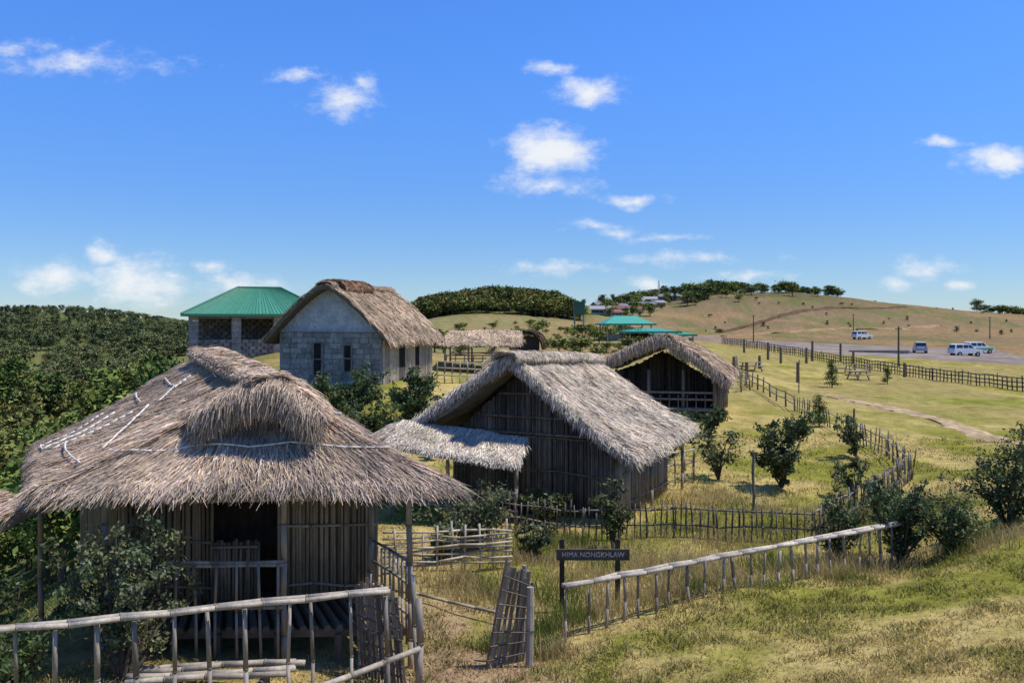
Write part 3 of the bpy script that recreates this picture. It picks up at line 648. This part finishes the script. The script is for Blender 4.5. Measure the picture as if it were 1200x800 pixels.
# ------------------------------------------------------------------ open shelter and dark hut
sh=empty('open_thatched_shelter');mb=MB()
A,B,Cc,Dd=V3(-3.5,49.5,-.62),V3(.5,49.5,-.58),V3(.45,46.8,-1.36),V3(-3.9,46.8,-1.3)
thatch(mb,quadf(A,B,Cc,Dd,.04),9000,.42,.028,(.58,.46,.33),.05,26,12,.14)
thatch(mb,quadf(B,A,V3(-3.8,51.6,-1.3),V3(.7,51.6,-1.3),.04),3000,.5,.03,(.54,.44,.33),.05,16,10,.14)
mb.obj('thatch_roof',[M_thatch],False,sh)
mb=MB()
for x in(-3.7,-2.4,-1.1,.3):
    for y in(47.1,51.1): tube(mb,(x,y,g1(x,y)-.2),(x,y,-1.4),.06,.05,(.28,.23,.17))
for z in(-2.3,-1.95): tube(mb,(-3.7,47.1,z),(.3,47.1,z),.035,.035,(.3,.25,.18));tube(mb,(-3.7,51.1,z),(.3,51.1,z),.035,.035,(.3,.25,.18))
for i in range(9): tube(mb,(-3.7+i*.5,47.05,-2.95),(-3.6+i*.5,47.05,-1.95),.03,.03,(.3,.25,.18),5)
mb.obj('bamboo_frame',[M_bamboo],True,sh)
dh=empty('dark_thatched_hut');mb=MB()
thatch(mb,vaultf((1.1,68,-.85),(1.6,71.5,-.85),V3(1,0,0),1.25,1.3,0,1.5),3000,.5,.04,(.11,.08,.06),.06,14,12,.2)
thatch(mb,vaultf((1.6,71.5,-.85),(1.1,68,-.85),V3(-1,0,0),1.25,1.3,0,1.5),3000,.5,.04,(.11,.08,.06),.06,14,12,.2)
mb.obj('thatch_roof',[M_thatch],False,dh)
mb=MB();beam(mb,(.1,68.6,-1.9),(2.2,68.6,-1.9),.1,1.2,(.06,.05,.04));mb.obj('wall',[M_wood],False,dh)

# ------------------------------------------------------------------ teal gazebos
def gazebo(x,y,w,d,ez,tz,col,yaw=.1):
    e=empty('teal_roofed_gazebo');g=g1(x,y);co,si=math.cos(yaw),math.sin(yaw);P=lambda a,b,z:V3(x+a*co-b*si,y+a*si+b*co,z)
    mb=MB();c=[P(-w/2,-d/2,ez),P(w/2,-d/2,ez),P(w/2,d/2,ez),P(-w/2,d/2,ez)];t0,t1=P(-w*.22,0,tz),P(w*.22,0,tz)
    for q in([c[0],c[1],t1,t0],[c[2],c[3],t0,t1]): mb.add(q,[[0,1,2,3]],col)
    for q in([c[1],c[2],t1],[c[3],c[0],t0]): mb.add(q,[[0,1,2]],col)
    for i in range(4): beam(mb,c[i],c[(i+1)%4],.1,.18,np.array(col)*.7)
    mb.obj('hip_roof',[M_metal],False,e)
    mb=MB()
    for a in(-.42,0,.42):
        for b in(-.42,.42): p=P(a*w,b*d,0);tube(mb,(p[0],p[1],g-.3),(p[0],p[1],ez),.08,.08,(.3,.28,.25))
    for b in(-.42,.42): beam(mb,P(-.42*w,b*d,g+.3),P(.42*w,b*d,g+.3),.12,.6,(.2,.2,.16))
    mb.obj('posts_and_parapet',[M_plaster],False,e)
gazebo(12.2,92,5.6,4.5,-.45,.45,(.06,.32,.22));gazebo(13.3,83,5.4,4,-1.15,-.78,(.04,.29,.21));gazebo(17.2,92,4.5,3.6,-1.6,-1.2,(.04,.26,.14))
mb=MB();x,y=11.8,150;box(mb,(x,y,2.0),(1.9,1.9,2.0),(.03,.10,.06));box(mb,(x,y,3.1),(2.2,2.2,.18),(.03,.12,.08))
for s in(-.8,.8):
    for t in(-.8,.8): tube(mb,(x+s,y+t,g1(x,y)-.5),(x+s,y+t,1.1),.1,.1,(.2,.2,.2),6)
mb.obj('green_water_tank',[M_metal])

# ------------------------------------------------------------------ village houses
def vhouse(x,y,w,d,h,wc_,rc,yaw):
    e=empty('village_house');z=g1(x,y)-.4;co,si=math.cos(yaw),math.sin(yaw);P=lambda a,b,c:V3(x+a*co-b*si,y+a*si+b*co,z+c)
    mb=MB();box(mb,(x,y,z+h/2),(w,d,h),wc_,yaw)
    for a in(-.3,0,.3): beam(mb,P(a*w-.45,-d/2-.03,h*.6),P(a*w+.45,-d/2-.03,h*.6),.1,h*.3,(.05,.06,.07))
    mb.add([P(w/2,-d/2,h),P(w/2,d/2,h),P(w/2,0,h*1.38)],[[0,1,2]],wc_);mb.add([P(-w/2,-d/2,h),P(-w/2,d/2,h),P(-w/2,0,h*1.38)],[[0,1,2]],wc_)
    mb.obj('walls_and_windows',[M_plaster],False,e)
    mb=MB();o=.5
    for s in(-1,1): mb.add([P(-w/2-o,s*(d/2+o),h-.1),P(w/2+o,s*(d/2+o),h-.1),P(w/2+o,0,h*1.42),P(-w/2-o,0,h*1.42)],[[0,1,2,3]],rc)
    mb.obj('pitched_roof',[M_metal],False,e)
cw=[(.5,.48,.45),(.35,.32,.3),(.4,.28,.2),(.5,.47,.38)];cr=[(.22,.09,.06),(.25,.25,.26),(.18,.17,.18),(.3,.3,.3)]
for b,d in [(.100,235),(.112,245),(.124,258),(.135,268),(.148,282),(.16,290),(.172,296),(.185,305),(.118,232),(.142,250),(.156,268),(.17,276),(.195,296),(.128,243),(.105,258),(.205,308)]:
    vhouse(b*d,d,R.uniform(3.2,5),R.uniform(3.2,4.2),R.uniform(1.5,2.1),cw[R.randint(4)],cr[R.randint(4)],R.uniform(-.5,.5))
forest('village_trees',80,clus([(.11,262,4),(.14,276,5),(.165,283,5),(.19,300,5),(.125,250,3),(.15,262,4),(.12,240,4)]),BRL,1.6,3.,1.4)
mb=MB();x,y=.172*325,325;z=g1(x,y)
for s,t in((-1,-1),(1,-1),(1,1),(-1,1)): tube(mb,(x+s*.5,y+t*.5,z),(x+s*.12,y+t*.12,z+7.5),.06,.05,(.5,.3,.28),5)
for j in range(7):
    for s in(-1,1): 
        w=.5-.4*j/8;tube(mb,(x-w*s,y-w,z+1.*j),(x+w*s*.9,y-w*.9,z+1.*j+1.),.04,.04,(.6,.6,.6),4)
mb.obj('radio_mast',[M_metal])

# ------------------------------------------------------------------ fences
def railfence(name,pts,hgt,sp,rp,rr_,col,rails=(0.,),pw=.02,dbl=True,over=.06,zs=None):
    mb=MB();P=[V3(*p) for p in pts]
    for k in range(len(P)-1):
        a,b=P[k],P[k+1];L=np.linalg.norm(b-a);n=max(1,int(L/sp));d=(b-a)/L;nn=V3(-d[1],d[0])
        for i in range(n+1):
            p=a+d*(L*i/n)+d*R.randn()*sp*.12;z=g1(*p);ht=hgt*R.uniform(.86,1.1) if not dbl else hgt
            zt=(z+ht) if zs is None else (zs[k]+(zs[k+1]-zs[k])*i/n)
            bamboo(mb,(*p,z-.08),(p[0]+R.randn()*pw,p[1]+R.randn()*pw,zt+(R.uniform(-.04,.05))),rp*R.uniform(.75,1.2),np.array(col)*R.uniform(.45,.9),6,.01,seg=2 if sp<1 else 1)
        sgl=zs is not None
        m=max(1,int(L/(3.4 if sgl else 1.8)))
        for s in ((-1,1) if dbl else (1,)):
            for i in range(m):
                q0=a+d*(L*i/m-(.1 if i else over));q1=a+d*(L*(i+1)/m+(.1 if i<m-1 else over))
                f=lambda q,t:(g1(*q)+hgt) if zs is None else zs[k]+(zs[k+1]-zs[k])*t
                z0,z1=f(q0,i/m),f(q1,(i+1)/m)
                for r_ in rails:
                    o=nn*rp*1.7*s;jz=.006 if sgl else .014
                    bamboo(mb,(q0[0]+o[0],q0[1]+o[1],z0+r_+R.randn()*jz),(q1[0]+o[0],q1[1]+o[1],z1+r_+R.randn()*jz),rr_*R.uniform(.85,1.1),np.array(col)*R.uniform(.8,1.25),8,.008 if sgl else .014)
    return mb.obj(name,[M_bamboo],True)
BF=(.42,.36,.285)
railfence('bamboo_rail_fence',[(-7.2,7.8),(-1.5,10.0)],1,.36,.026,.033,BF,(0.03,),zs=[-3.12,-3.2],pw=.03)
railfence('bamboo_rail_fence',[(.78,12.0),(7.13,15.5)],.78,.31,.023,.034,BF,(0.03,),zs=[-3.76,-3.70],pw=.03)
mb=MB()
bamboo(mb,(-2.2,9.3,-4.03),(-1.12,10.35,-3.98),.035,BF);bamboo(mb,(-1.14,10.4,-4.5),(-1.14,10.42,-3.4),.045,np.array(BF)*.7,8)
mb.obj('bamboo_low_rail',[M_bamboo],True)
mb=MB()
for i in range(5): bamboo(mb,(-4.5+R.randn()*.1,10.0+i*.09,-4.25+.02*(i%2)),(-2.6+R.randn()*.1,10.15+i*.09,-4.2+.02*(i%2)),.038,(.36,.31,.24))
for x in(-4.2,-3.0): tube(mb,(x,10.0,-4.33),(x,10.5,-4.33),.04,.04,(.2,.17,.13));[tube(mb,(x,y,-4.6),(x,y,-4.3),.04,.04,(.2,.17,.13)) for y in(10.05,10.45)]
mb.obj('bamboo_bench',[M_bamboo],True)
def gate(p,q,zb0,zb1,zt0,zt1,n,col,lean=(0,0),narrow=.3):
    mb=MB();p=V3(*p);q=V3(*q);m_=(p+q)/2
    for i in range(n):
        t=i/(n-1);a=p+(q-p)*t;z0=zb0+(zb1-zb0)*t+R.uniform(-.03,.03);z1=zt0+(zt1-zt0)*t+R.uniform(-.08,.08)
        tp=m_+(a-m_)*(1-narrow)+V3(*lean);bow=R.randn(2)*.012
        pm=(a+tp)/2+bow
        for (u_,za),(w_,zb) in [((a,z0),(pm,(z0+z1)/2)),((pm,(z0+z1)/2),(tp,z1))]:
            beam(mb,(u_[0],u_[1],za),(w_[0],w_[1],zb),.034,.014,np.array(col)*R.uniform(.4,1.5),up=(0,1,0))
    for f in np.linspace(.1,.9,7):
        e=[]
        for c_ in (p,q):
            tp=m_+(c_-m_)*(1-narrow)+V3(*lean);w_=c_+(tp-c_)*f;e.append(w_)
        za=zb0+(zt0-zb0)*f;zb=zb1+(zt1-zb1)*f;cc=np.array(col)*R.uniform(.5,.9)
        for s in(-.02,.02): tube(mb,(e[0][0]-.01,e[0][1]+s,za),(e[1][0]+.01,e[1][1]+s,zb+R.randn()*.015),.011,.009,cc,5)
    return mb
m=gate((-.34,11.15),(.14,11.4),-4.58,-4.55,-3.2,-3.42,13,(.20,.165,.13),(.2,.0))
bamboo(m,(.22,11.15,-4.6),(.24,11.2,-3.5),.05,(.28,.245,.2),8);bamboo(m,(.14,11.5,-4.5),(.17,11.5,-3.3),.032,(.25,.22,.18),8)
m.obj('woven_bamboo_gate',[M_bamboo])
m=gate((-1.95,10.95),(-1.32,10.55),-4.55,-4.55,-3.35,-3.4,15,(.17,.14,.11),(-.1,.1),.1)
m.obj('woven_bamboo_gate',[M_bamboo])
mb=MB()
for i in range(9):
    t=i/8;bamboo(mb,(-2.1+2.0*t,15.2+.6*t,-4.7),(-2.1+2*t,15.2+.6*t,-3.72+R.uniform(-.12,.1)),.023,BF,6)
for z in np.linspace(-4.4,-3.78,8): bamboo(mb,(-2.3,15.15,z+R.randn()*.02),(.0,15.8,z-.06+R.randn()*.03),.022,np.array((.44,.365,.25))*R.uniform(.65,1.1),wob=.025)
mb.obj('wattle_fence',[M_bamboo],True)
mb=MB();bamboo(mb,(-1.9,13.9,-4.4),(-.1,12.9,-4.44),.025,(.36,.31,.22));mb.obj('fallen_bamboo_pole',[M_bamboo],True)
DK=(.17,.14,.105)
railfence('picket_fence',[(-.2,18.9),(1.5,18.3),(3.4,17.9),(6.3,17.6)],.72,.13,.019,.02,DK,(-.12,-.45),.03,False)
railfence('picket_fence',[(6.3,17.6),(7.6,19.2),(11,23.5)],.8,.2,.02,.02,(.27,.22,.165),(-.15,-.45),.03,False)
railfence('picket_fence',[(11,23.5),(12.3,28),(12.9,32),(13.9,42)],.75,.5,.024,.02,(.27,.225,.165),(-.15,-.5),.05,False)
railfence('bamboo_rail_fence',[(2.6,21),(3.9,23.5),(5.4,25.2)],.95,.55,.035,.035,(.40,.34,.26),(0,-.4),.02,False)
railfence('post_fence',[(13.9,42),(16.4,62),(20,76)],.9,2.1,.05,.03,(.21,.17,.12),(-.15,-.5),.05,False)
railfence('post_fence',[(8.0,42),(14.5,52),(16.4,62)],.8,1.7,.045,.028,(.24,.19,.13),(-.15,-.5),.05,False)
railfence('roadside_fence',[(31,126),(33.5,104),(35,86),(35.5,72),(36,62),(36.5,54)],1.0,.55,.042,.045,(.10,.085,.07),(-.1,-.4,-.7),.03,False)
mb=MB()
for b,d,h in [(.272,95,1.6),(.30,88,1.8),(.315,84,1.6),(.352,92,2.2),(.385,96,2.0),(.29,75,1.2),(.26,66,1.3),(.275,62,1.3),(.335,64,1.5),(.345,88,1.6),(.40,90,1.4),(.46,74,1.3)]:
    x,y=b*d,d;z=g1(x,y);tube(mb,(x,y,z-.2),(x,y,z+h),.14,.12,(.15,.12,.085),7)
mb.obj('wooden_bollards',[M_wood])
for b,d,h_ in[(.453,90,4.2),(.283,150,5),(.40,190,5),(.56,175,4.5)]:
    mb=MB()
    x,y=b*d,d;z=g1(x,y);tube(mb,(x,y,z-.3),(x,y,z+h_),.12,.08,(.1,.085,.07),8);beam(mb,(x-.35,y,z+h_-.25),(x+.35,y,z+h_-.25),.07,.07,(.1,.085,.07))
    for s in(-.3,0,.3): tube(mb,(x+s,y,z+h_-.2),(x+s,y,z+h_-.08),.05,.04,(.5,.5,.5),6)
    mb.obj('utility_pole',[M_wood])
for b,d,h in[(.282,20.5,1.5),(.336,52,2),(.322,30,1.2),(.40,30,1.4)]:
    mb=MB();x,y=b*d,d;z=g1(x,y);bamboo(mb,(x,y,z-.1),(x+.03,y,z+h),.035,(.16,.13,.1),7);mb.obj('wooden_post',[M_bamboo])

def table(x,y,yaw):
    mb=MB();z=g1(x,y);c,s=math.cos(yaw),math.sin(yaw);P=lambda a,b,h:V3(x+a*c-b*s,y+a*s+b*c,z+h);wc_=(.3,.24,.17)
    for k in range(4): beam(mb,P(-.9,-.3+.2*k,.75),P(.9,-.3+.2*k,.75),.18,.05,wc_)
    for k in(-.7,.7): beam(mb,P(-.9,k,.45),P(.9,k,.45),.28,.05,wc_)
    for a in(-.65,.65):
        beam(mb,P(a,-.7,.4),P(a,.7,.4),.08,.08,wc_)
        for q in(-1,1): beam(mb,P(a+.05,q*.25,.72),P(a+.05,q*.6,-.05),.08,.08,wc_)
    mb.obj('picnic_table',[M_wood])
for b,d,w in[(.385,78,.1),(.405,70,.5),(.28,72,.3),(.41,80,-.3)]: table(b*d,d,w)

# ------------------------------------------------------------------ cars
def car(x,y,yaw,col,L=4.2,H=1.6,name='parked_car',stripe=None):
    e=empty(name);z=g1(x,y)+.12;c,s=math.cos(yaw),math.sin(yaw);P=lambda a,b,h:V3(x+a*c-b*s,y+a*s+b*c,z+h)
    body=[(-.5,.3),(-.5,.75),(-.48,.95),(-.1,.98),(.2,.98),(.27,.93),(.46,.84),(.5,.7),(.5,.3)]
    cab=[(-.47,.95),(-.43,1.5),(-.38,H),(.03,H),(.10,1.5),(.26,.95)]
    mb=MB()
    def extr(pr,w0,w1,col,mi=0):
        n=len(pr);hs=np.array([h for _,h in pr]);lo,hi=hs.min(),hs.max()
        V=[P(a*L,-(w0+(w1-w0)*(h-lo)/(hi-lo)),h) for a,h in pr]+[P(a*L,(w0+(w1-w0)*(h-lo)/(hi-lo)),h) for a,h in pr]
        b=mb.n;mb.add(V,[[i,(i+1)%n,(i+1)%n+n,i+n] for i in range(n)],col,mi);mb.f.append((np.array([list(range(n))[::-1],list(range(n,2*n))])+b,mi))
    extr(body,.84,.82,col);extr(cab,.80,.64,col)
    for sgn in(-1,1):
        for a0,a1,t0,t1 in [(-.43,-.20,-.40,-.19),(-.18,.0,-.17,.0),(.02,.2,.01,.08)]:
            w=lambda h:.80-.16*(h-.95)/(H-.95)+.012
            mb.add([P(a0*L,sgn*w(1.02),1.02),P(a1*L,sgn*w(1.02),1.02),P(t1*L,sgn*w(H-.12),H-.12),P(t0*L,sgn*w(H-.12),H-.12)],[[0,1,2,3]],(.02,.02,.02),1)
        if stripe is not None: beam(mb,P(-.45*L,sgn*.84,.62),P(.45*L,sgn*.84,.62),.03,.28,stripe)
    mb.add([P(.255*L,-.68,1.0),P(.255*L,.68,1.0),P(.115*L,.6,H-.14),P(.115*L,-.6,H-.14)],[[0,1,2,3]],(.02,.02,.02),1)
    mb.add([P(-.475*L,-.68,1.02),P(-.475*L,.68,1.02),P(-.437*L,.6,H-.14),P(-.437*L,-.6,H-.14)],[[0,1,2,3]],(.02,.02,.02),1)
    for q in(-.6,.6): beam(mb,P(.485*L,q-.13,.72),P(.485*L,q+.13,.72),.08,.14,(.7,.7,.7))
    for q in(-.62,.62): beam(mb,P(-.49*L,q-.1,.8),P(-.49*L,q+.1,.8),.05,.2,(.35,.02,.02))
    mb.obj('body_and_windows',[M_paint,M_glass],False,e)
    mb=MB()
    for a in(-.31,.31):
        for sgn in(-1,1):
            tube(mb,P(a*L,sgn*.66,.2),P(a*L,sgn*.86,.2),.33,.33,(.02,.02,.02),14);tube(mb,P(a*L,sgn*.85,.2),P(a*L,sgn*.875,.2),.18,.17,(.4,.4,.42),10)
    mb.obj('wheels',[M_wood],False,e)
car(.531*118,118,.1,(.72,.72,.70));car(.546*124,124,.2,(.7,.7,.68),stripe=(.1,.35,.12));car(.478*122,122,1.2,(.35,.37,.4),3.9);car(.41*175,175,0.3,(.68,.68,.67),4)
mb=MB();x,y=.43*118,118;z=g1(x,y);box(mb,(x,y,z+.15),(8,.3,.5),(.34,.31,.27),-.1);box(mb,(x+.0,y-.1,z+.43),(8.1,.4,.07),(.42,.39,.34),-.1);mb.obj('low_stone_wall',[M_stone])

# ------------------------------------------------------------------ sign
sg=empty('village_name_sign');mb=MB();y=13.5;WD=(.055,.045,.035)
for x in(.79,1.67): beam(mb,(x,y,g1(x,y)-.1),(x,y,-3.46),.075,.06,WD,up=(0,1,0))
beam(mb,(.70,y-.055,-3.69),(1.85,y-.055,-3.69),.04,.17,(.085,.07,.055))
mb.obj('posts_and_board',[M_wood],False,sg)
tx=bpy.data.curves.new('lettering','FONT');tx.body='HIMA NONGKHLAW';tx.size=.105;tx.extrude=.003;tx.align_x='CENTER';tx.align_y='CENTER'
to=bpy.data.objects.new('lettering',tx);to.location=(1.275,y-.08,-3.69);to.rotation_euler=(math.radians(90),0,0);to.data.materials.append(M_letter)
bpy.context.scene.collection.objects.link(to);to.parent=sg

# ------------------------------------------------------------------ sun, sky, clouds
sv=V3(.44,-.02,.86);sv/=np.linalg.norm(sv)
elev=math.asin(sv[2]);azi=math.atan2(sv[0],sv[1])
ld=bpy.data.lights.new('sun','SUN');ld.energy=5.0;ld.angle=math.radians(.5);ld.color=(1,.95,.86)
lo=bpy.data.objects.new('sun',ld);lo.rotation_euler=Vector(sv).to_track_quat('Z','Y').to_euler();bpy.context.scene.collection.objects.link(lo)
w=bpy.data.worlds.new('World');bpy.context.scene.world=w;w.use_nodes=True;nt=w.node_tree;N=nt.nodes;Lk=nt.links
bg=N['Background'];bg.inputs[1].default_value=.11
sky=N.new('ShaderNodeTexSky');sky.sky_type='NISHITA';sky.sun_disc=False;sky.sun_elevation=elev;sky.sun_rotation=azi;sky.air_density=1.0;sky.dust_density=.2;sky.ozone_density=3.0;sky.altitude=1500
tc=N.new('ShaderNodeTexCoord');sp=N.new('ShaderNodeSeparateXYZ');Lk.new(tc.outputs['Generated'],sp.inputs[0])
def M(op,a,b=None,clamp=False):
    n=N.new('ShaderNodeMath');n.operation=op;n.use_clamp=clamp
    for i,q in enumerate((a,b)):
        if q is None:continue
        if isinstance(q,(int,float)):n.inputs[i].default_value=q
        else:Lk.new(q,n.inputs[i])
    return n.outputs[0]
yy=M('MAXIMUM',sp.outputs[1],.03);u=M('DIVIDE',sp.outputs[0],yy);v=M('DIVIDE',sp.outputs[2],yy)
cb=N.new('ShaderNodeCombineXYZ');Lk.new(u,cb.inputs[0]);Lk.new(v,cb.inputs[1])
nd=N.new('ShaderNodeTexNoise');nd.inputs['Scale'].default_value=14;nd.inputs['Detail'].default_value=3;Lk.new(cb.outputs[0],nd.inputs['Vector'])
def VM(op,a,b):
    n=N.new('ShaderNodeVectorMath');n.operation=op
    for i,q in enumerate((a,b)):
        if isinstance(q,tuple):n.inputs[i].default_value=q
        elif q is not None:Lk.new(q,n.inputs[i])
    return n
off=VM('MULTIPLY',VM('SUBTRACT',nd.outputs['Color'],(.5,.5,.5)).outputs[0],(.06,.035,0)).outputs[0]
wv=VM('ADD',cb.outputs[0],off).outputs[0]
clouds=[(85,74,115,16,.38),(20,55,50,10,.35),(62,325,42,18,.65),(160,332,55,30,.75),(125,305,22,14,.6),(250,312,24,9,.5),(285,333,55,14,.5),(200,322,18,10,.45),
(345,84,26,9,.5),(402,118,38,22,.55),(425,95,16,14,.45),(645,175,56,28,.9),(690,106,42,18,.7),(645,82,32,10,.55),(640,215,58,14,.5),(745,233,34,9,.6),
(650,315,60,8,.42),(690,263,40,6,.38),(725,272,30,6,.36),(805,303,75,8,.45),(755,330,24,10,.6),(890,325,50,6,.4),(1168,186,42,17,.9),(1110,167,26,6,.55),(1080,312,38,15,.55),(1050,328,22,16,.48),(1125,335,14,8,.6),(785,280,45,5,.33)]
acc=None
for px,py,a,b,wt in clouds:
    s=VM('SUBTRACT',wv,((px-600)/1000,(375-py)/1000,0)).outputs[0]
    s=VM('MULTIPLY',s,(1000/a/1.35,1000/b/1.35,0)).outputs[0]
    l=VM('LENGTH',s,None).outputs['Value'];t=M('MULTIPLY',M('SUBTRACT',1.0,l),wt)
    acc=t if acc is None else M('MAXIMUM',acc,t)
mpc=N.new('ShaderNodeMapping');mpc.inputs['Scale'].default_value=(1,1.7,1);Lk.new(cb.outputs[0],mpc.inputs[0])
nf=N.new('ShaderNodeTexNoise');nf.inputs['Scale'].default_value=26;nf.inputs['Detail'].default_value=7;nf.inputs['Roughness'].default_value=.68;Lk.new(mpc.outputs[0],nf.inputs['Vector'])
dn=M('ADD',M('MULTIPLY',M('MAXIMUM',acc,-1.0),1.25),M('MULTIPLY',M('SUBTRACT',nf.outputs[0],.5),1.5))
dn=M('MULTIPLY',dn,1.05,True)
ss=N.new('ShaderNodeMapRange');ss.interpolation_type='SMOOTHSTEP';ss.inputs[4].default_value=.95;Lk.new(dn,ss.inputs[0])
hs=N.new('ShaderNodeHueSaturation');hs.inputs['Saturation'].default_value=1.1;Lk.new(sky.outputs[0],hs.inputs['Color'])
gr_=N.new('ShaderNodeMapRange');gr_.inputs[1].default_value=0;gr_.inputs[2].default_value=.36;gr_.inputs[3].default_value=0;gr_.inputs[4].default_value=1;gr_.interpolation_type='SMOOTHSTEP';Lk.new(sp.outputs[2],gr_.inputs[0])
tn=N.new('ShaderNodeMixRGB');Lk.new(gr_.outputs[0],tn.inputs[0]);tn.inputs[1].default_value=(.68,.82,1.05,1);tn.inputs[2].default_value=(.88,1.36,2.05,1)
ml=N.new('ShaderNodeMixRGB');ml.blend_type='MULTIPLY';ml.inputs[0].default_value=1;Lk.new(hs.outputs[0],ml.inputs[1]);Lk.new(tn.outputs[0],ml.inputs[2])
mx=N.new('ShaderNodeMixRGB');Lk.new(ss.outputs[0],mx.inputs[0]);Lk.new(ml.outputs[0],mx.inputs[1]);mx.inputs[2].default_value=(8.1,8.3,8.6,1)
Lk.new(mx.outputs[0],bg.inputs[0])

# ------------------------------------------------------------------ camera
cd=bpy.data.cameras.new('camera');cd.lens=30;cd.sensor_width=36;cd.shift_y=-25/1200;cd.clip_end=6000;cd.clip_start=.05
co=bpy.data.objects.new('camera',cd);co.rotation_euler=(math.radians(90),0,0);bpy.context.scene.collection.objects.link(co)
sc=bpy.context.scene;sc.camera=co;sc.view_settings.view_transform='Standard';sc.view_settings.look='None';sc.view_settings.exposure=0
print('done',len(bpy.data.objects))
